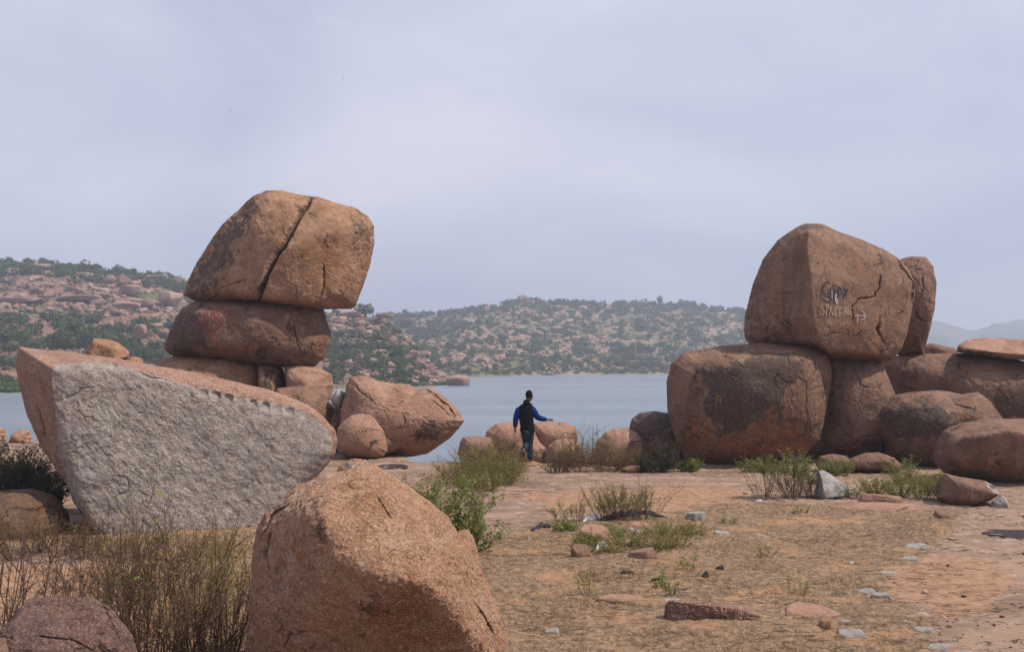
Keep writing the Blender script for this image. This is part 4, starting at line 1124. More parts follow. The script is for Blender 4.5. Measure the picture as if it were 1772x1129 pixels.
def tree(label, px, py, hpx, wpx, key, D=None, k=0):
    H = HILLS[key]
    if D is None: x, D, z = sample_col(H, px, py)
    P = W(px, py, D); sc = D / F
    t = empty('tree', P); tag(t, label, 'tree')
    h, w = hpx * sc, wpx * sc
    o = bpy.data.objects.new('crown', BM[k % 8]); COL.objects.link(o); o.parent = t
    o.location = (0, 0, h * .18); o.scale = (w * .62, w * .6, h * .86); o.rotation_euler = (0, 0, k * 1.3)
    V, Fq = [], []
    for j in range(5):
        for i in range(6):
            a = i / 6 * 6.283; r = w * .07 * (1 - j * .16)
            V.append((r * math.cos(a) + .05 * w * math.sin(j * 1.4), r * math.sin(a), -.4 + (h * .6 + .4) * j / 4))
    for j in range(4):
        for i in range(6): Fq.append((j * 6 + i, j * 6 + (i + 1) % 6, j * 6 + 6 + (i + 1) % 6, j * 6 + 6 + i))
    mesh_obj('trunk', V, Fq, M['bark'], parent=t)
tree('dense round tree on the skyline just right of the tilted boulder', 630, 550, 25, 27, 'near', D=291, k=1)
tree('tiny lone conical tree sticking up from the far skyline', 1142, 530, 17, 9, 'far', D=605, k=3)
tree('tall bush-like tree on the left skyline above the cluster of boulders', 203, 474, 14, 20, 'near', D=312, k=5)
tree('small round tree on the left skyline near the pale outcrop', 52, 460, 16, 15, 'near', D=318, k=4)
tree('spreading dark tree on the skyline beside the far summit', 878, 531, 16, 24, 'far', D=598, k=6)
tree('dark leafy tree at the middle left of the left hillside', 122, 578, 28, 34, 'near', k=2)
tree('dark leafy tree above the quarried boulder left corner', 20, 600, 34, 40, 'near', k=7)

# ------------------------------------------------------------------ haze
s_m = bpy.data.materials.new('haze'); s_m.use_nodes = True
t_ = s_m.node_tree; t_.nodes.clear()
vo = t_.nodes.new('ShaderNodeOutputMaterial'); pv = t_.nodes.new('ShaderNodeVolumePrincipled')
pv.inputs['Color'].default_value = (.74, .84, 1.0, 1); pv.inputs['Density'].default_value = .0009
pv.inputs['Anisotropy'].default_value = .2
t_.links.new(pv.outputs[0], vo.inputs['Volume'])
x0, x1, y0, y1, z0, z1 = -900, 1250, -60, 1800, -8, 82
V = [(a, b, c) for a in (x0, x1) for b in (y0, y1) for c in (z0, z1)]
hz_o = mesh_obj('haze', V, [(0, 1, 3, 2), (4, 6, 7, 5), (0, 4, 5, 1), (2, 3, 7, 6), (0, 2, 6, 4), (1, 5, 7, 3)], s_m)
tag(hz_o, kind='stuff')

# ------------------------------------------------------------------ plants
def tubes(paths):
    """paths: list of (points Nx3, r0, r1) -> V, quads"""
    Vs, Fs, off = [], [], 0
    ca = np.array([0, 2.094, 4.189])
    for P, r0, r1 in paths:
        n = len(P)
        d = np.gradient(P, axis=0); d /= np.linalg.norm(d, axis=1)[:, None] + 1e-9
        ref = np.array([1., 0, 0]) if abs(d[0, 2]) > .5 else np.array([0, 0, 1.])
        u = np.cross(d, ref); u /= np.linalg.norm(u, axis=1)[:, None] + 1e-9
        v = np.cross(d, u)
        r = np.linspace(r0, r1, n)
        ringv = P[:, None, :] + r[:, None, None] * (np.cos(ca)[None, :, None] * u[:, None, :] + np.sin(ca)[None, :, None] * v[:, None, :])
        Vs.append(ringv.reshape(-1, 3))
        b = np.arange(n - 1)[:, None] * 3 + off
        for k in range(3):
            k2 = (k + 1) % 3
            Fs.append(np.concatenate([b + k, b + k2, b + 3 + k2, b + 3 + k], 1))
        off += n * 3
    return np.concatenate(Vs), np.concatenate(Fs)
def path(r, start, d, L, n, wander, up):
    P = [np.array(start, float)]; d = np.array(d, float); d /= np.linalg.norm(d)
    for _ in range(n):
        d = d + r.normal(size=3) * wander + np.array([0, 0, up]); d /= np.linalg.norm(d)
        P.append(P[-1] + d * L / n)
    return np.array(P)
def leafgeo(r, P, size, elong=2.2, droop=0):
    n = len(P)
    t = r.normal(size=(n, 3)); t[:, 2] = t[:, 2] * .6 + droop; t /= np.linalg.norm(t, axis=1)[:, None]
    b = np.cross(t, r.normal(size=(n, 3))); b /= np.linalg.norm(b, axis=1)[:, None]
    sz = size * r.uniform(.6, 1.35, n)[:, None]
    V = np.stack([P, P + t * sz * .5 + b * sz / elong * .5, P + t * sz, P + t * sz * .5 - b * sz / elong * .5], 1).reshape(-1, 3)
    tint = np.repeat(r.rand(n), 4)
    return V, np.arange(4 * n).reshape(n, 4), tint
def plant(name, label, px, py, h, spread, stems, nleaf, lsize, leafm, stemm, seed, lean=(0, 0), up=.12, branch=3, r0=.006, wander=.16, base=.08,
          leaf_from=.35, cat='shrub', group=None, big=(), D=None, elong=2.2, leafname='foliage', tilt=.55, zoff=0):
    r = np.random.RandomState(seed)
    D = D or gd(py); x = (px - 886) / F * D
    z = gz(x, D) + zoff
    t = empty(name, (x, D, z)); tag(t, label, cat, group)
    paths, LP = [], []
    for k in range(stems):
        a = r.uniform(0, 6.283); q = r.uniform(0, 1) ** .6
        st = np.array([math.cos(a) * base * q * spread * 4, math.sin(a) * base * q * spread * 2.5, -.03])
        d = np.array([math.cos(a) * tilt * q + lean[0], math.sin(a) * tilt * q + lean[1], 1.0])
        d[0] += r.normal() * .15
        L = h * r.uniform(.55, 1.05)
        P = path(r, st, d * np.array([spread / h * 1.6, spread / h, 1]), L, 7, wander * .5, up * .5)
        paths.append((P, r0, r0 * .35))
        LP.append(P)
        for j in range(branch):
            i = r.randint(2, 7)
            dd = P[min(i, 7)] - P[i - 1]; dd /= np.linalg.norm(dd)
            dd = dd + r.normal(size=3) * .6; dd[2] = abs(dd[2]) * .8 + .15
            Q = path(r, P[i - 1], dd, L * r.uniform(.18, .42), 4, wander, up)
            paths.append((Q, r0 * .5, r0 * .2)); LP.append(Q)
            if r.rand() < .6:
                e = dd + r.normal(size=3) * .7
                Q2 = path(r, Q[2], e, L * r.uniform(.08, .2), 3, wander, up); paths.append((Q2, r0 * .35, r0 * .15)); LP.append(Q2)
    V, Fq = tubes(paths)
    o = mesh_obj('stems', V, Fq, stemm, parent=t)
    if nleaf:
        zmin = h * leaf_from
        pts = np.concatenate([np.concatenate([P[:-1] + (P[1:] - P[:-1]) * w for w in (0, .33, .66)]) for P in LP])
        wgt = np.where(pts[:, 2] > zmin * .8, 1.0, .08); wgt /= wgt.sum()
        idx = r.choice(len(pts), nleaf, p=wgt)
        LPn = pts[idx] + r.normal(size=(nleaf, 3)) * lsize * .35
        V, Fq, tint = leafgeo(r, LPn, lsize, elong)
        o = mesh_obj(leafname, V, Fq, leafm, parent=t); set_attr(o.data, 'tint', np.stack([tint] * 3, 1)); tag(o, kind='stuff')
    return t, LP
def big_leaf(parent, P, L, wd, yaw, pitch, mat):
    V, Fq = [], []
    n = 6
    for i in range(n + 1):
        s_ = i / n; w = wd * math.sin(math.pi * min(1, s_ * .92 + .04)) ** .8
        zc = -.25 * L * s_ * s_
        for j, e in ((0, -1), (1, 0), (2, 1)):
            V.append((s_ * L, e * w, zc + (abs(e) * .25 * w)))
    for i in range(n):
        for j in range(2): Fq.append((i * 3 + j, i * 3 + 3 + j, i * 3 + 4 + j, i * 3 + 1 + j))
    o = mesh_obj('leaf', V, Fq, mat, parent=parent, smooth=True)
    o.location = P; o.rotation_euler = (random.Random(int(yaw * 99)).uniform(-.5, .5), -pitch, yaw)
    set_attr(o.data, 'tint', np.full((len(V), 3), .2))
LG, LY, LDr, LDk = M['leaf_green'], M['leaf_yellow'], M['leaf_dry'], M['leaf_dark']
SR, SG_, SGy = M['stem_red'], M['stem_green'], M['stem_gray']

# tangle in the left foreground
G2 = 'weeds in the left foreground'
for k, (a, d, h, m_) in enumerate([(215, 8.0, 1.45, 'LDr'), (262, 8.4, 1.5, 'LG'), (330, 8.3, 1.3, 'LDr'), (150, 8.2, 1.25, 'LDr'), (395, 8.7, 1.25, 'LY')]):
    plant('tall_weed', ['tall bare reddish stems before the left half of the grey face', 'tall reddish stem with a few green leaves before the grey face', 'tall reddish stems before the right half of the grey face',
                        'tall brown stems above the low purplish rock', 'tall yellowish stems hard by the front boulder'][k],
          a, 0, h, .5, 9, 150, .04, dict(LDr=LDr, LG=LG, LY=LY)[m_], SR, 280 + k, D=d, branch=8, r0=.0065, tilt=.55, leaf_from=.4, wander=.2)
t, LP = plant('weed_bush', 'tangled reddish-brown weed bush with a few green leaves in the left foreground', 285, 1178, 1.1, .70, 40, 1300, .026, LDr, SR, 1, D=7.7, branch=7, r0=.0065, tilt=.9, group=None, leaf_from=.3)
for k, (a, b, sc) in enumerate([(268, 852, .085), (185, 985, .08), (172, 1000, .09), (200, 1012, .08), (190, 1028, .08), (222, 925, .07), (266, 905, .06), (282, 1050, .08), (232, 1105, .10), (248, 1112, .1), (160, 1030, .07), (183, 1040, .07),
                                (270, 1090, .07), (305, 1090, .06), (243, 1000, .06)]):
    P = W(a, b, 7.5 + .1 * (k % 3)) - np.array(t.location)
    big_leaf(t, P, sc, sc * .27, k * 2.1, -.3 + .2 * (k % 4), LG)
plant('weed_bush', 'brown weed bush left of centre in front of the quarried boulder', 170, 1120, 1.0, .6, 26, 900, .024, LDr, SR, 2, D=8.6, branch=7, r0=.006, tilt=.75)
plant('weed_bush', 'taller brown weed with seed heads against the grey split face', 250, 1100, 1.25, .5, 20, 700, .024, LY, SR, 3, D=8.9, branch=7, r0=.004, tilt=.5)
plant('weed_bush', 'yellow green weed standing against the right part of the grey face', 378, 1060, 1.1, .32, 18, 1100, .022, LY, SG_, 4, D=9.6, branch=6, r0=.0035, tilt=.45, leaf_from=.2)
plant('weed_bush', 'yellowing weed between the quarried boulder and the front boulder', 415, 1080, .75, .34, 20, 900, .02, LY, SG_, 5, D=9.4, branch=5, r0=.0035, tilt=.6, leaf_from=.1)
plant('weed_bush', 'dense brown weed close to the left side of the front boulder', 375, 1190, 1.0, .55, 26, 900, .024, LDr, SR, 6, D=7.9, branch=7, r0=.0055, tilt=.8, leaf_from=.1)
plant('weed_bush', 'dry leafless twigs rising at the left frame edge', 25, 1150, 1.3, .45, 14, 260, .02, LDr, SR, 7, D=7.6, branch=6, r0=.009, tilt=.55)
plant('weed_bush', 'dry forked twigs right of the ones on the left frame edge', 82, 1110, .95, .35, 10, 200, .02, LDr, SGy, 8, D=8.0, branch=5, r0=.006, tilt=.55)
plant('weed_bush', 'pale leaning dead stalk with seed heads over the rusty boulder', 20, 1080, 1.5, .3, 4, 120, .025, LDr, SGy, 9, D=8.6, branch=6, r0=.007, lean=(.35, 0), tilt=.2)
for k, (a, d) in enumerate([(-20, 12.6), (35, 12.4), (75, 12.9), (118, 12.8), (150, 12.6)]):
    plant('weed_bush', ['brown weeds at the left edge below the rusty boulder', 'brown weeds in front of the rusty boulder', 'brown weeds at the right of the rusty boulder', 'reddish weeds at the lower left corner of the grey face',
                        'thin weeds under the grey face near its left corner'][k], a, 0, .62, .45, 26, 1500, .02, LDr, SR, 20 + k, D=d, branch=4, r0=.004, tilt=.8, leaf_from=.05)
for k, (a, d) in enumerate([(200, 12.6), (262, 12.5), (330, 12.4), (400, 12.6)]):
    plant('weed_bush', ['low weeds at the foot of the grey face, left third', 'low weeds at the foot of the grey face, left of middle', 'low weeds at the foot of the grey face, right of middle', 'low yellowish weeds at the foot of the grey face, right third'][k],
          a, 0, .5, .4, 18, 800, .02, LY if k > 1 else LDr, SR, 30 + k, D=d, branch=4, r0=.0035, tilt=.8, leaf_from=.05)
for k, (a, d, h) in enumerate([(150, 10.8, .9), (232, 10.4, 1.1), (300, 10.6, 1.05)]):
    plant('weed_bush', ['brown weed thicket before the lower left corner of the grey face', 'brown weed thicket before the grey face, second from left', 'brown weed thicket before the middle of the grey face',
                        'straw coloured weeds close to the front boulder, upper ones', 'brown weeds above the low purplish rock', 'dark red weeds right of the low purplish rock', 'tangled weeds midway between low rock and front boulder'][k],
          a, 0, h * .9, .6, 20, 700, .024, LY if k in (3, 5) else LDr, SR, 200 + k, D=d, branch=7, r0=.0045, tilt=1.0, leaf_from=.1, wander=.24)
# dark thicket under the left end of the quarried boulder
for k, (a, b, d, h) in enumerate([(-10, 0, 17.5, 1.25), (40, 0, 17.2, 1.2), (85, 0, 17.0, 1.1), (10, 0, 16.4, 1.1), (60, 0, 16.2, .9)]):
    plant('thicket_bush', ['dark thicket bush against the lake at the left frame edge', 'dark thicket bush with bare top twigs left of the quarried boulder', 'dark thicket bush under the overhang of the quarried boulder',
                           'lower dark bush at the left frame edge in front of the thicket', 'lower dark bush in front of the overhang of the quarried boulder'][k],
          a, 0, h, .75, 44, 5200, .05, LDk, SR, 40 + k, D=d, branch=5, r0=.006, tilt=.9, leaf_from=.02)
# leafy twigs in front of the front boulder
def sprig(label, px, py, Lm, D, seed, leaves):
    r = np.random.RandomState(seed); x = (px - 886) / F * D; z = gz(x, D)
    t = empty('leafy_sprig', (x, D, z)); tag(t, label, 'plant')
    P = path(r, (0, 0, 0), (.1, 0, 1), Lm, 8, .08, .05)
    V, Fq = tubes([(P, .004, .0015)]); mesh_obj('stem', V, Fq, SG_, parent=t)
    for j in range(leaves):
        i = 8 - j
        big_leaf(t, P[max(1, i)], .075 - .004 * j, .018, j * 2.4 + seed, .3, LG)
sprig('leafy green sprig before the shaded left face of the front boulder', 512, 1200, .62, 6.35, 3, 5)
sprig('second leafy sprig before the front boulder, nearer its middle', 560, 1200, .52, 6.3, 9, 4)
sprig('low leafy sprig at the frame edge below the front boulder', 492, 1200, .48, 6.3, 5, 5)
# green shrub on the right shoulder of the front boulder
plant('leafy_shrub', 'leafy bright green shrub growing right behind the front boulder', 762, 925, 1.15, .72, 52, 7400, .045, LG, SG_, 50, D=12.6, branch=6, r0=.005, tilt=.7, leaf_from=.1)
plant('leafy_shrub', 'lower green shrub at the right foot of the front boulder', 815, 950, .58, .45, 34, 3600, .042, LG, SG_, 51, D=12.9, branch=5, r0=.004, tilt=.8, leaf_from=.08)
plant('leafy_shrub', 'thin upright green shoots above the slope of the front boulder', 716, 905, 1.1, .22, 12, 1400, .04, LG, SG_, 52, D=12.9, branch=4, r0=.004, tilt=.3, leaf_from=.3)
plant('bare_bush', 'small bare red twig bush on the rock beside the green shrub', 822, 896, .42, .25, 18, 60, .02, LDr, SR, 53, D=16.6, branch=5, r0=.005, tilt=.5)
# bushes around the person
for k, (a, b, h, sp, m_) in enumerate([(795, 838, .75, .7, LY), (838, 836, .95, .9, LG), (866, 832, .85, .6, LY), (884, 822, .5, .4, LDr), (815, 818, .7, .8, LY), (858, 815, .95, .8, LG), (825, 800, .6, .5, LG)]):
    plant('bush', ['straw coloured bush at the left end of the thicket near the person', 'bushy green plant left of the person, front row', 'yellow green bush directly left of the person', 'dry brown bush at the feet of the person',
                   'straw bush behind the left end of the thicket', 'green bush left of the person, back row', 'small green bush by the water at the left'][k],
          a, b, h, sp, 40, 2100, .032, LY if k != 1 else m_, SG_ if k % 2 else SR, 60 + k, branch=6, r0=.004, tilt=.95, wander=.24, leaf_from=.03)
for k, (a, b, h, sp) in enumerate([(786, 828, .6, .6), (836, 846, .5, .6), (876, 838, .5, .5), (812, 842, .45, .5)]):
    plant('bush', ['straw coloured weeds at the left fringe of the bush by the person', 'low straw weeds before the bush left of the person', 'low yellow weeds before the feet of the person', 'low straw weeds at the lower left of the bush'][k],
          a, b, h, sp, 40, 2200, .03, LY, SR, 260 + k, branch=5, r0=.003, tilt=1.0, leaf_from=.02)
for k, (a, b, h, sp, m_) in enumerate([(965, 816, .62, .55, LDr), (1000, 815, .85, .7, LDr), (1020, 806, 1.1, .6, LG), (1050, 814, .75, .7, LDr), (1082, 812, .7, .55, LY), (990, 806, .7, .6, LY)]):
    plant('bush', ['dry brown bush right behind the feet of the person', 'brownish bush in front of the small rounded boulder', 'tall airy green bush against the lake', 'brown bush in front of the lone pink boulder',
                   'olive bush at the right foot of the lone pink boulder', 'yellowish bush below the flat-topped boulder'][k],
          a, b, h, sp, 38, 1700, .032, m_, SR, 70 + k, branch=6, r0=.004, tilt=.85, leaf_from=.03)
for k, (a, b, h, sp) in enumerate([(1130, 816, .6, .5), (1160, 815, .8, .6), (1190, 815, .4, .4)]):
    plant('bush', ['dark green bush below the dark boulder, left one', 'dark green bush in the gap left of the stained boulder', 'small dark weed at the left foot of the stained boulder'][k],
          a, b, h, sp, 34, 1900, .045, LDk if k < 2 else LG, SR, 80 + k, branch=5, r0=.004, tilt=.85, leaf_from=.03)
# shrubs before the right pile
plant('shrub', 'green topped shrub with bare lower stems in front of the stained boulder', 1372, 860, 1.0, .62, 34, 3000, .036, LG, SR, 90, branch=6, r0=.006, tilt=.75, leaf_from=.55)
plant('shrub', 'sparse bare-stemmed shrub left of the green topped one', 1322, 862, .9, .5, 16, 800, .036, LG, SR, 91, branch=6, r0=.005, tilt=.8, leaf_from=.6)
plant('shrub', 'thin shrub touching the left side of the split granite wedge', 1405, 858, .75, .35, 20, 900, .034, LG, SR, 92, branch=5, r0=.005, tilt=.6, leaf_from=.4)
plant('shrub', 'small twiggy plant on the right side of the split granite wedge', 1472, 862, .45, .3, 16, 500, .03, LG, SR, 93, branch=5, r0=.004, tilt=.8, leaf_from=.2)
for k, (a, b, h, sp, m_) in enumerate([(1515, 856, .5, .5, LY), (1552, 858, .55, .55, LG), (1592, 862, .6, .5, LY), (1560, 836, .6, .5, LG), (1450, 822, .5, .5, LG), (1300, 815, .45, .5, LG), (1612, 850, .45, .4, LY)]):
    plant('weed_clump', ['grassy olive weeds right of the split granite wedge', 'green weeds midway between the wedge and the brown boulder', 'yellow green weeds against the brown wedge shaped boulder',
                         'bright leafy weeds in front of the round dark boulder', 'green weeds before the shaded middle boulder', 'low weeds at the right foot of the stained boulder', 'dry weeds behind the brown wedge shaped boulder'][k],
          a, b, h, sp, 34, 1800, .034, m_, SG_, 100 + k, branch=4, r0=.0035, tilt=.8, leaf_from=.03)
# weed patch in the clearing
for k, (a, b, h, sp, n, m_) in enumerate([(998, 905, .62, .22, 8, LG), (968, 902, .40, .16, 6, LG), (1045, 902, .75, .35, 16, LG), (1085, 900, .75, .5, 22, LG), (1118, 900, .78, .35, 16, LG), (1065, 898, .6, .4, 14, LG)]):
    plant('sapling_weed', ['slender sapling weed with a green crown left of the black cloth', 'short thin sapling weed at the far left of the weed patch', 'tall airy weed behind the middle of the black cloth',
                           'widest airy weed over the black cloth', 'leaning airy weed over the right end of the black cloth', 'thin airy weed in the back of the weed patch'][k],
          a, b, h, sp, n, 62 * n, .024, m_, SR, 120 + k, branch=8, r0=.004, tilt=1.0, leaf_from=.3, wander=.3)
for k, (a, b, h, sp, m_, ls) in enumerate([(975, 918, .22, .3, LG, .04), (1010, 945, .3, .35, LY, .025), (1045, 955, .3, .4, LY, .025), (1085, 945, .38, .5, LG, .025), (1130, 950, .42, .5, LY, .025), (1165, 945, .42, .4, LY, .025), (1150, 925, .35, .5, LG, .025), (1055, 930, .25, .4, LG, .03), (1190, 925, .28, .3, LY, .025)]):
    plant('weed_clump', ['leafy bright green herb at the left end of the black cloth', 'yellow green weeds at the lower left of the weed patch', 'yellow green weeds around the white litter', 'green weeds at the middle front of the weed patch',
                         'yellowish weeds at the front right of the weed patch', 'tall thin weeds at the right end of the weed patch', 'green weeds right below the black cloth', 'low weeds between the stones of the weed patch',
                         'thin yellow weeds beyond the right end of the weed patch'][k],
          a, b, h, sp, 26, 1300, ls, m_, SG_, 140 + k, branch=4, r0=.003, tilt=.9, leaf_from=.02)
for k, (a, b, h, sp) in enumerate([(1018, 1028, .42, .25), (1160, 1030, .3, .15), (1375, 1030, .35, .25), (1190, 985, .28, .2), (1320, 962, .3, .25), (1260, 905, .2, .2), (1385, 888, .25, .25), (1140, 1015, .25, .2)]):
    plant('seedling_weed', ['small yellow green plant standing alone in the front grass', 'thin green shoot above the bluish flat stone', 'thin sparse shoots above the flat pink slab', 'small thin shoots right of the weed patch',
                            'dry bushy tuft in the middle of the clearing', 'low green herb right of the pointed grey stone', 'low green tuft on the grass below the shrubs', 'faint thin shoots left of the crumbling rock'][k],
          a, b, h, sp, 9, 220, .026, LY if k in (0, 2, 4) else LG, SG_, 160 + k, branch=4, r0=.0025, tilt=.8, leaf_from=.2, cat='weed')

# ------------------------------------------------------------------ dry grass, litter and gravel
def blades(name, n, xr, yr, hgt, wid, mat, dens, seed, flat=1.0, minm=.35):
    r = np.random.RandomState(seed)
    x = r.uniform(*xr, n); y = yr[0] + (yr[1] - yr[0]) * r.rand(n) ** 1.25
    m = dens(x, y)
    cl = fbm2(x, y, 1.5, 4, 30.0 + seed)
    keep = (m > minm) & (r.rand(n) < np.clip(.55 + cl * 2.4, .06, 1) * m)
    x, y, cl = x[keep], y[keep], cl[keep]
    z = ground_z(x, y) - .0
    n = len(x)
    h = hgt * r.uniform(.35, 1.3, n) * (1 + .8 * np.clip(cl, -.5, .6))
    a = r.uniform(0, 6.283, n)
    l = r.uniform(.2, 1.3, n) * flat
    tip = np.stack([x + np.cos(a) * h * l, y + np.sin(a) * h * l, z + h / np.sqrt(1 + l * l * .5)], 1)
    b = a + 1.57 + r.normal(size=n) * .5
    w = wid * r.uniform(.6, 1.4, n)
    p0 = np.stack([x - np.cos(b) * w, y - np.sin(b) * w, z - .004], 1); p1 = np.stack([x + np.cos(b) * w, y + np.sin(b) * w, z - .004], 1)
    V = np.stack([p0, p1, tip], 1).reshape(-1, 3)
    o = mesh_obj(name, V, np.arange(3 * n).reshape(n, 3), mat)
    t = np.repeat(np.clip(r.rand(n) * .8 + fbm2(x, y, .6, 3, 50.0) * .6, 0, 1), 3); set_attr(o.data, 'tint', np.stack([t] * 3, 1))
    tag(o, kind='stuff'); return o
def dens_right(x, y):
    m, pm_ = grass_mask(x, y)
    return m * (1 - .8 * np.maximum(pm_(SOIL, .4), pm_(SOIL2, .4)))
blades('dry_grass', 330000, (-7.5, 9.5), (6.3, 18.5), .05, .0048, M['grass'], dens_right, 5, flat=1.6)
blades('green_grass', 45000, (-1, 8), (8, 19), .05, .0035, M['leaf_yellow'], lambda x, y: dens_right(x, y) * sstep(.05, .35, fbm2(x, y, .8, 3, 77.0)), 6)
def front_line(x, y): return ((x > -1.6) & (x < .1)).astype(float)
blades('tall_dry_grass', 260, (-1.15, -.15), (6.15, 6.75), .50, .0022, M['straw'], lambda x, y: np.ones_like(x), 7, flat=.35)
blades('straw_tussocks', 5000, (-3.6, -1.9), (8.2, 12.5), .26, .0025, M['straw'], lambda x, y: np.ones_like(x) * .8, 8, flat=.8)
blades('rock_tufts', 5200, (-1.8, 2.9), (20.5, 23.5), .20, .004, M['grass'], lambda x, y: np.ones_like(x) * sstep(.0, .3, fbm2(x, y, .7, 3, 70.0)), 9, flat=1.0, minm=.1)
blades('shelf_tufts', 24000, (-2, 11), (13.5, 19.8), .07, .004, M['grass'], lambda x, y: sstep(.10, .3, fbm2(x, y * 2.2, .45, 4, 71.0)), 10, flat=1.2, minm=.1)

blades('grass_tufts', 60000, (-1.5, 9), (7, 18), .13, .003, M['straw'], lambda x, y: dens_right(x, y) * sstep(.22, .40, fbm2(x, y, 1.7, 3, 91.0)), 12, flat=.7, minm=.05)
blades('weed_litter', 30000, (-5, -1.6), (7, 13.5), .12, .0035, M['grass'], lambda x, y: sstep(.0, .3, fbm2(x, y, 1.1, 3, 93.0)), 13, flat=1.1, minm=.05)
def gravel(name, n, seed, dens, size, mat, xr=(-3, 11), yr=(7, 19)):
    r = np.random.RandomState(seed)
    x = r.uniform(*xr, n); y = yr[0] + (yr[1] - yr[0]) * r.rand(n) ** 1.2
    k = r.rand(n) < dens(x, y); x, y = x[k], y[k]; n = len(x)
    z = ground_z(x, y)
    Vs, Fs, Ts, off = [], [], [], 0
    protos = [blob_mesh(400 + j, 1, 14, 9, .5) for j in range(6)]
    for i in range(n):
        V, T = protos[i % 6]; sc = size * math.exp(r.normal() * .55); a = r.uniform(0, 6.28); c, s_ = math.cos(a), math.sin(a)
        Q = V * np.array([sc * r.uniform(.8, 1.5), sc, sc * r.uniform(.25, .6)])
        Vs.append(np.stack([Q[:, 0] * c - Q[:, 1] * s_ + x[i], Q[:, 0] * s_ + Q[:, 1] * c + y[i], Q[:, 2] + z[i] + sc * .1], 1)); Fs.append(T + off); off += len(V)
        Ts.append(np.full(len(V), r.rand()))
    o = mesh_obj(name, np.concatenate(Vs), np.concatenate(Fs), mat)
    t = np.concatenate(Ts); set_attr(o.data, 'tint', np.stack([t] * 3, 1)); tag(o, kind='stuff')
LIT = [(1480, 1000), (1560, 1010), (1660, 1080), (1780, 1140), (1780, 1300), (1300, 1300), (1380, 1080)]
LIT2 = [(1180, 960), (1400, 905), (1500, 950), (1530, 1010), (1350, 1060), (1200, 1050)]
def ld(x, y):
    _, pm_ = grass_mask(x, y)
    return np.clip(.9 * pm_(LIT, .5) + .45 * pm_(LIT2, .5) + .09, 0, 1) * np.clip(.5 + 2 * fbm2(x, y, .9, 3, 61.0), .05, 1)
def gmat(name, cols):
    s = NT(name); R, G, B, _ = s.attr('tint')
    col = s.mix(s.ramp(R, .0, .5), cols[0], cols[1]); col = s.mix(s.ramp(R, .6, 1.0), col, cols[2])
    return s.done(col, .9, s.bump(s.noise(s.coord(), 40, 4), .5, .01))
gravel('gravel', 9000, 3, ld, .016, gmat('gravel', ((.17, .11, .08), (.32, .22, .16), (.42, .38, .35))))
gravel('dark_litter', 9000, 4, lambda x, y: np.clip(ld(x, y) * 1.1, 0, 1), .013, gmat('dark_litter', ((.035, .025, .02), (.08, .055, .04), (.14, .10, .07))))

# ------------------------------------------------------------------ black cloth and plastic litter in the weed patch
def crumple(name, label, pts, wid, hgt, mat, seed, cat, n=90, m=14):
    P = np.array([((a - 886) / F * gd(b), gd(b)) for a, b in pts])
    L = np.concatenate([[0], np.cumsum(np.hypot(*np.diff(P, axis=0).T))]); u = np.linspace(0, L[-1], n)
    cx = np.interp(u, L, P[:, 0]); cy = np.interp(u, L, P[:, 1])
    V = []
    for j in range(m):
        v = j / (m - 1) * 2 - 1
        env = np.sqrt(np.clip(1 - v * v, 0, 1)) * np.sin(np.pi * np.clip(u / L[-1], .03, .97)) ** .5
        w = wid * (.8 + .5 * fbm2(u, np.full(n, v), 2.0, 3, seed))
        x = cx + .03 * fbm2(u, np.full(n, v), 6, 3, seed + 1); y = cy + v * w
        z = ground_z(x, y) + .006 + env * hgt * (.75 + 1.6 * np.abs(fbm2(u, np.full(n, v * .5), 5, 4, seed + 2)))
        V.append(np.stack([x, y, z], 1))
    V = np.array(V).reshape(-1, 3); ii = np.arange(n * m).reshape(m, n)
    q = np.stack([ii[:-1, :-1].ravel(), ii[:-1, 1:].ravel(), ii[1:, 1:].ravel(), ii[1:, :-1].ravel()], 1)
    o = mesh_obj(name, V, q, mat, smooth=True); tag(o, label, cat); return o
M['black_cloth'] = simple_mat('black_cloth', (.012, .012, .016), .75, 60, .5, (.035, .03, .04), 12)
M['white_plastic'] = simple_mat('white_plastic', (.72, .73, .76), .35, 30, .3, (.45, .5, .5), 14)
crumple('discarded_cloth', 'long crumpled black cloth lying across the weed patch', [(1038, 901), (1075, 896), (1110, 892), (1152, 897)], .13, .085, M['black_cloth'], 3.0, 'cloth')
crumple('discarded_cloth', 'small black cloth scrap at the left end of the weed patch', [(918, 918), (940, 911), (962, 912)], .10, .06, M['black_cloth'], 8.0, 'cloth', 40, 10)
crumple('plastic_bag', 'crumpled white plastic bag at the left end of the black cloth', [(1008, 903), (1022, 900), (1038, 898)], .08, .06, M['white_plastic'], 11.0, 'plastic bag', 40, 10)
crumple('plastic_bag', 'crumpled white plastic bag among weeds below the black cloth', [(1030, 950), (1042, 944), (1054, 948)], .07, .07, M['white_plastic'], 14.0, 'plastic bag', 40, 10)
crumple('plastic_scrap', 'tiny orange scrap between the white bag and the black cloth', [(1040, 899), (1050, 898)], .04, .03, simple_mat('orange_scrap', (.75, .12, .03), .5), 17.0, 'scrap', 16, 6)
crumple('plastic_scrap', 'tiny white scrap on the ground left of the bare shrub stems', [(1304, 865), (1316, 866)], .04, .03, M['white_plastic'], 19.0, 'scrap', 16, 6)

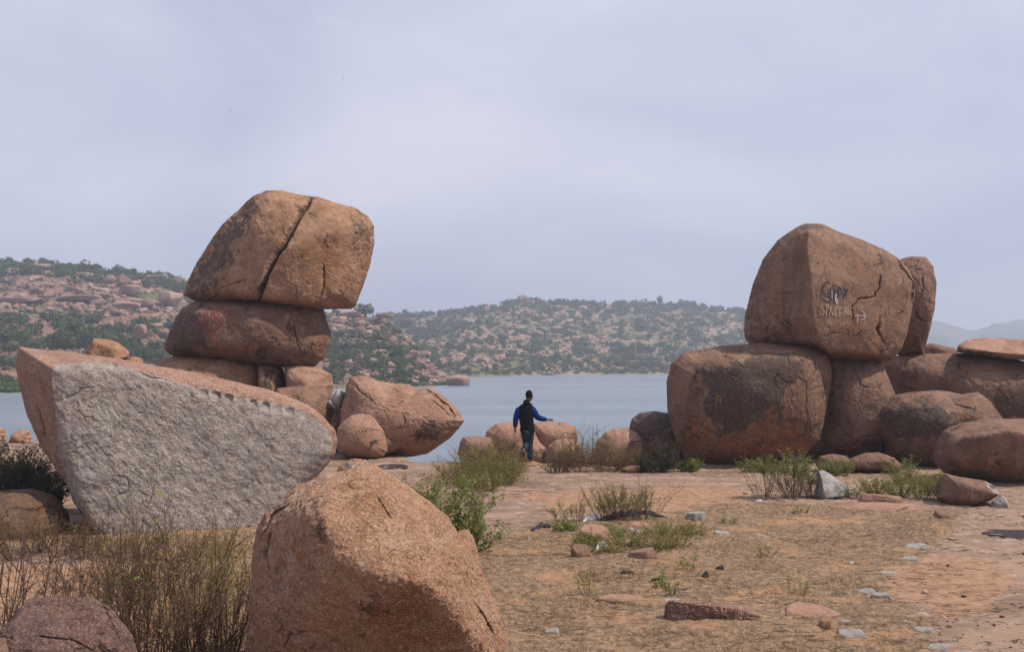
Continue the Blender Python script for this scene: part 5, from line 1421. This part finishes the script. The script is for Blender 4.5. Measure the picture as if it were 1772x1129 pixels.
# ------------------------------------------------------------------ painted words and signs on the rocks
def paint_lines(boulder_label, name, strokes, wpx, mat, label=None, off=.014, gap=0, seed=0, one=True):
    o, Vw, T = BOULD[boulder_label]
    bvh = BVHTree.FromPolygons([tuple(v) for v in Vw], [tuple(t) for t in T])
    r = np.random.RandomState(seed)
    allV, allF = [], []
    for st in strokes:
        S = np.array(st, float)
        L = np.concatenate([[0], np.cumsum(np.hypot(*np.diff(S, axis=0).T))])
        n = max(3, int(L[-1] / .7)); u = np.linspace(0, L[-1], n)
        X = np.interp(u, L, S[:, 0]); Y = np.interp(u, L, S[:, 1])
        if n > 6:
            k = np.ones(3) / 3
            X[1:-1] = np.convolve(X, k, 'valid'); Y[1:-1] = np.convolve(Y, k, 'valid')
        tx, ty = np.gradient(X), np.gradient(Y); tl = np.hypot(tx, ty) + 1e-9
        nx2, ny2 = -ty / tl, tx / tl
        base = len(allV); ok = []
        for i in range(n):
            w = wpx * (.8 + .4 * r.rand()) / 2
            row = []
            for e in (-1, 0, 1):
                P = W(X[i] + nx2[i] * w * e, Y[i] + ny2[i] * w * e, 10.0); d = Vector(P - CAM).normalized()
                hit, nn, fi, dist = bvh.ray_cast(Vector(CAM), d)
                row.append(None if hit is None else np.array(hit) - np.array(d) * off)
            good = all(q is not None for q in row)
            ok.append(good)
            for q in row: allV.append(q if q is not None else np.zeros(3))
        for i in range(n - 1):
            if ok[i] and ok[i + 1] and r.rand() > gap:
                b = base + i * 3
                allF += [(b, b + 1, b + 4, b + 3), (b + 1, b + 2, b + 5, b + 4)]
    V = np.array(allV) - np.array(o.location)
    used = sorted({i for f in allF for i in f}); mp = {a: b for b, a in enumerate(used)}
    q = mesh_obj(name, V[used], [tuple(mp[i] for i in f) for f in allF], mat, parent=o)
    if label: q['label'] = label
    return q
def paintm(name, c): return simple_mat(name, c, .8, 30, .3, tuple(x * .7 + .02 for x in c), 16)
PB, PW, PR, PY, PWh = paintm('black_paint', (.025, .022, .03)), paintm('cream_paint', (.40, .29, .19)), paintm('red_paint', (.22, .03, .028)), paintm('yellow_paint', (.28, .19, .04)), paintm('white_paint', (.42, .38, .40))
IB = 'tall two-faced boulder with black and white painted words, top of the right pile'
paint_lines(IB, 'white_smear', [[(1446, 512), (1446, 522), (1449, 527)], [(1449, 510), (1449, 524)], [(1440, 500), (1440, 517)], [(1429, 514), (1433, 520)], [(1447, 508), (1447, 520)]], 1.8, PWh, 'pale smear of paint under the black letters', .035)
paint_lines(IB, 'painted_letter', [[(1434, 492), (1434, 489), (1431, 488), (1427, 491), (1424.5, 498), (1424.5, 505), (1427, 511), (1431, 514), (1436, 516), (1438, 512), (1437.5, 505), (1432, 502)], [(1438, 500), (1438, 520)]], 2.1, PB, 'black letter G', .045)
paint_lines(IB, 'painted_letter', [[(1441.5, 493), (1442.5, 508), (1442.5, 520)], [(1441, 493), (1446, 493.5), (1449.5, 497), (1449.5, 502), (1446, 506), (1443, 506)]], 2.1, PB, 'black letter P', .045)
paint_lines(IB, 'painted_letter', [[(1449, 516), (1451, 507), (1453, 496)], [(1453, 496), (1457, 506), (1459.5, 516)], [(1450.5, 509), (1457, 508)]], 2.1, PB, 'black letter A', .045)
paint_lines(IB, 'painted_letter', [[(1459.5, 497), (1464.5, 507)], [(1468, 498), (1465, 507), (1464, 515)]], 2.1, PB, 'black letter Y', .045)
sp_ = {'S': [[(1427, 527), (1422.5, 525), (1420.5, 530), (1424, 535), (1427, 540), (1424, 545), (1420, 543)]],
       'P': [[(1430, 526), (1430.5, 546)], [(1430, 526), (1434, 529), (1433, 534), (1430.5, 536)]],
       'A': [[(1435.5, 546), (1438, 529), (1441.5, 546)], [(1436.5, 540), (1440.5, 540)]],
       'R': [[(1444, 529), (1444.5, 547)], [(1444, 529), (1448, 531), (1447, 537), (1444.5, 538), (1449, 547)]],
       'K': [[(1452, 530), (1452.5, 547)], [(1457, 530), (1452.5, 539), (1457.5, 547)]],
       'I': [[(1460.7, 530), (1461, 547)]],
       'N': [[(1464, 547), (1464, 531), (1468, 547), (1468.5, 532)]],
       'G': [[(1476, 533), (1472.5, 532), (1471, 538), (1471.5, 545), (1475, 548), (1476.5, 542), (1474, 542)]]}
for k, st in sp_.items():
    paint_lines(IB, 'painted_letter', st, 1.4, PW, 'faded cream letter ' + k, .035, gap=.12, seed=ord(k))
paint_lines(IB, 'painted_arrow', [[(1480, 546), (1498, 547)], [(1490, 536), (1495, 541), (1498, 547), (1495, 552), (1490, 554)], [(1484, 547), (1484, 560)]], 1.5, PWh, 'cream arrow pointing right', .035)
HB = 'wide flat-topped boulder with a red painted heart, middle of the balanced stack'
paint_lines(HB, 'painted_heart', [[(361, 577), (355, 563), (353, 548), (355, 538), (362, 533), (368, 534), (372, 540), (376, 533), (383, 532), (389, 538), (389, 548), (384, 560), (374, 570), (361, 577)]], 1.9, PR, 'red heart outline', .02)
paint_lines(HB, 'painted_letter', [[(359, 538), (359, 560)], [(367, 538), (366, 561)], [(359, 549), (367, 550)]], 1.6, PR, 'red letter H inside the heart', .02)
paint_lines(HB, 'painted_letter', [[(372, 540), (372, 561)], [(372, 540), (378, 541), (379, 546), (373, 550), (380, 553), (380, 559), (373, 562)]], 1.6, PR, 'red letter B inside the heart', .02)
paint_lines(HB, 'painted_flower', [[(341, 562), (337, 559)], [(341, 563), (346, 560)], [(341, 563), (336, 567)], [(341, 563), (346, 568)], [(341, 558), (341, 570)]], 2.6, paintm('magenta_paint', (.20, .03, .05)), 'magenta flower-like blot left of the heart', .02)
paint_lines(HB, 'painted_flower', [[(397, 540), (402, 537)], [(397, 540), (403, 544)], [(394, 536), (400, 546)]], 2.6, PR, 'dark red blot right of the heart', .02)
SB = 'massive boulder with a black stain and orange lower band, left base of the right pile'
paint_lines(SB, 'painted_letter', [[(1240, 699), (1240, 688), (1243, 684), (1247, 688), (1247, 699)], [(1240, 692), (1247, 692)]], 1.6, PY, 'small yellow painted mark like a letter A', .02)

# ------------------------------------------------------------------ the walking person
def skin_mesh(name, verts, edges, radii, mat, parent, subd=2, root=0):
    me = bpy.data.meshes.new(name); me.from_pydata(verts, edges, [])
    o = bpy.data.objects.new(name, me); COL.objects.link(o)
    m = o.modifiers.new('skin', 'SKIN'); m.use_smooth_shade = True
    for i, v in enumerate(me.skin_vertices[0].data):
        rr = radii[i]; v.radius = rr if isinstance(rr, tuple) else (rr, rr); v.use_root = (i == root)
    o.modifiers.new('sub', 'SUBSURF').levels = subd
    dg = bpy.context.evaluated_depsgraph_get(); ev = o.evaluated_get(dg)
    m2 = bpy.data.meshes.new_from_object(ev); o.modifiers.clear(); old = o.data; o.data = m2; m2.name = name
    bpy.data.meshes.remove(old); m2.materials.clear(); m2.materials.append(mat)
    o.parent = parent
    return o
PD = 24.0
pxx = (916 - 886) / F * PD
pz = CAMZ - (803.5 - 628) * PD / F
per = empty('person', (pxx, PD, pz)); tag(per, 'person seen from behind in black vest and blue sleeves, right arm stretched out', 'person')
SKN = simple_mat('skin', (.16, .085, .06), .6); BLK = simple_mat('black_vest', (.008, .008, .011), .95, spec=.05); BLU = simple_mat('blue_sleeves', (.008, .030, .20), .9, 40, .5, (.005, .015, .10), 14, spec=.1)
JNS = simple_mat('dark_jeans', (.016, .021, .036), .9, 60, .4, (.035, .045, .065), 14, spec=.1); HAR = simple_mat('black_hair', (.007, .006, .006), .9, 60, .6, spec=.1); SHO = simple_mat('dark_shoes', (.03, .028, .03), .6); SOL = simple_mat('shoe_sole', (.5, .5, .5), .6)
bv, be, br_ = [], [], []
def bj(p, r, par=None):
    bv.append(p); br_.append(r)
    if par is not None: be.append((par, len(bv) - 1))
    return len(bv) - 1
pel = bj((-.05, 0, .90), (.13, .09)); ab = bj((-.07, .01, 1.08), (.12, .085), pel); ch = bj((-.09, .01, 1.28), (.12, .09), ab); nb_ = bj((-.05, .02, 1.43), .05, ch); nk = bj((-.02, .03, 1.54), .055, nb_)
hd = bj((.005, .04, 1.61), (.095, .11), nk); ht = bj((.01, .04, 1.70), (.085, .10), hd)
rs = bj((.04, 0, 1.34), .045, ch); re_ = bj((.21, .03, 1.10), .042, rs); rw = bj((.44, .06, 1.065), .027, re_); rh = bj((.49, .065, 1.062), (.032, .016), rw)
for k, (dx, dy_, dz) in enumerate([(.085, .0, .02), (.095, 0, .005), (.09, .0, -.010), (.075, .0, -.022)]):
    a = bj((.49 + dx * .55, .065, 1.062 + dz), .009, rh); b = bj((.49 + dx, .07, 1.058 + dz * 1.3 - .01), .008, a)
a = bj((.485, .045, 1.09), .010, rh); bj((.52, .035, 1.10), .008, a)
ls = bj((-.23, 0, 1.34), .045, ch); le = bj((-.325, -.03, 1.11), .042, ls); lw = bj((-.345, -.01, .86), .027, le); lh = bj((-.347, 0, .80), (.018, .034), lw)
for k, dy_ in enumerate((-.028, -.01, .008, .024)):
    a = bj((-.35, dy_ + .004, .755), .009, lh); bj((-.342, dy_ + .01, .715 + .006 * abs(k - 1.5)), .008, a)
a = bj((-.335, .035, .79), .010, lh); bj((-.325, .045, .755), .008, a)
rhip = bj((.02, 0, .82), .085, pel); rk = bj((.0, .03, .48), .058, rhip); ra = bj((.02, 0, .10), .04, rk); rf = bj((.10, .10, .04), (.04, .03), ra)
lhip = bj((-.12, 0, .82), .085, pel); lk = bj((-.07, .04, .49), .058, lhip); la = bj((-.14, -.28, .36), .04, lk); lf = bj((-.15, -.30, .31), (.03, .025), la)
skin_mesh('body', bv, be, br_, SKN, per)
def loft(name, rings, mat, parent, n=16):
    V, Fq = [], []
    for (a, b, c, rx, ry) in rings:
        for k in range(n):
            t = 6.28319 * k / n; fold_ = 1 + .03 * math.sin(3 * t + 9 * c) + .02 * math.sin(5 * t - 21 * c)
            V.append((a + rx * fold_ * math.cos(t), b + ry * fold_ * math.sin(t), c))
    m = len(rings)
    for j in range(m - 1):
        for k in range(n): Fq.append((j * n + k, j * n + (k + 1) % n, (j + 1) * n + (k + 1) % n, (j + 1) * n + k))
    Fq.append(tuple(range(n - 1, -1, -1))); Fq.append(tuple(range((m - 1) * n, m * n)))
    return mesh_obj(name, V, Fq, mat, parent=parent, smooth=True)
loft('vest', [(-.052, 0, .84, .165, .125), (-.055, 0, .88, .172, .13), (-.062, 0, .97, .165, .125), (-.078, 0, 1.12, .18, .13), (-.09, 0, 1.27, .20, .135), (-.09, .005, 1.36, .195, .125), (-.075, .01, 1.42, .15, .11), (-.05, .01, 1.47, .09, .085)], BLK, per)
loft('waistband', [(-.052, 0, .78, .15, .12), (-.052, 0, .87, .15, .115)], JNS, per)
if 0: skin_mesh('vest', [(-.05, 0, .86), (-.06, .0, 1.0), (-.085, .01, 1.2), (-.095, .01, 1.34), (-.07, .015, 1.43), (-.02, .0, 1.39), (-.18, 0, 1.39)],
          [(0, 1), (1, 2), (2, 3), (3, 4), (3, 5), (3, 6)], [(.18, .15), (.185, .155), (.21, .165), (.21, .16), (.14, .13), (.12, .13), (.12, .13)], BLK, per)
skin_mesh('hood', [(-.13, -.08, 1.44), (-.07, -.05, 1.50), (-.01, -.02, 1.48)], [(0, 1), (1, 2)], [(.085, .08), (.10, .09), (.08, .08)], BLK, per)
skin_mesh('sleeve', [(.03, 0, 1.36), (.09, .01, 1.28), (.20, .03, 1.12), (.30, .04, 1.09), (.43, .058, 1.07)], [(0, 1), (1, 2), (2, 3), (3, 4)], [.105, .098, .082, .070, .050], BLU, per)
skin_mesh('sleeve', [(-.225, 0, 1.36), (-.265, -.01, 1.28), (-.325, -.03, 1.12), (-.335, -.02, 1.0), (-.345, -.01, .88)], [(0, 1), (1, 2), (2, 3), (3, 4)], [.095, .09, .078, .068, .050], BLU, per)
skin_mesh('jeans', [(-.05, 0, .94), (.015, 0, .82), (.005, .02, .64), (.0, .03, .48), (.015, .01, .28), (.02, 0, .11), (-.11, 0, .82), (-.085, .03, .64), (-.07, .04, .49), (-.10, -.12, .43), (-.135, -.27, .37)],
          [(0, 1), (1, 2), (2, 3), (3, 4), (4, 5), (0, 6), (6, 7), (7, 8), (8, 9), (9, 10)], [(.17, .14), .125, .11, .092, .08, .075, .125, .108, .09, .082, .07], JNS, per)
skin_mesh('shoe', [(.0, -.03, .06), (.06, .06, .05), (.14, .16, .035)], [(0, 1), (1, 2)], [(.05, .055), (.045, .045), (.042, .032)], SHO, per, 1)
skin_mesh('shoe', [(-.138, -.28, .38), (-.16, -.32, .29), (-.18, -.29, .19)], [(0, 1), (1, 2)], [(.07, .075), (.062, .062), (.055, .045)], SHO, per, 1)
skin_mesh('hair', [(-.02, -.02, 1.585), (-.012, .01, 1.67), (.005, .04, 1.715), (.04, .07, 1.715)], [(0, 1), (1, 2), (2, 3)], [(.075, .08), (.10, .11), (.095, .105), (.06, .06)], HAR, per)
skin_mesh('nose', [(.075, .09, 1.63), (.095, .10, 1.61)], [(0, 1)], [.012, .014], SKN, per, 1)
skin_mesh('ear', [(.03, -.035, 1.62), (.035, -.04, 1.65)], [(0, 1)], [(.012, .02), (.012, .02)], SKN, per, 1)

# ------------------------------------------------------------------ birds in flight
def bird(label, px, py, span, D):
    P = W(px, py, D); t = empty('bird', P); tag(t, label, 'bird')
    m = simple_mat('bird_plumage', (.05, .045, .045), .8)
    skin_mesh('body', [(-.12, 0, 0), (0, 0, .01), (.10, 0, .03)], [(0, 1), (1, 2)], [.02, .04, .02], m, t, 1, 1)
    for s_ in (-1, 1):
        V = [(-.04, 0, .02), (.06, 0, .02), (.05, s_ * span * .25, .10), (-.06, s_ * span * .25, .10), (-.04, s_ * span * .5, .02),
             (-.04, 0, .035), (.06, 0, .035), (.05, s_ * span * .25, .11), (-.06, s_ * span * .25, .11)]
        mesh_obj('wing', V, [(0, 1, 2, 3), (3, 2, 4), (5, 8, 7, 6), (8, 4, 7), (0, 5, 6, 1), (1, 6, 7, 2), (3, 8, 5, 0), (2, 7, 4), (3, 4, 8)], m, parent=t)
bird('small dark bird flying high above the left hill, lower one', 398, 192, .55, 150)
bird('tiny dark bird flying high above the tilted boulder', 594, 136, .45, 170)
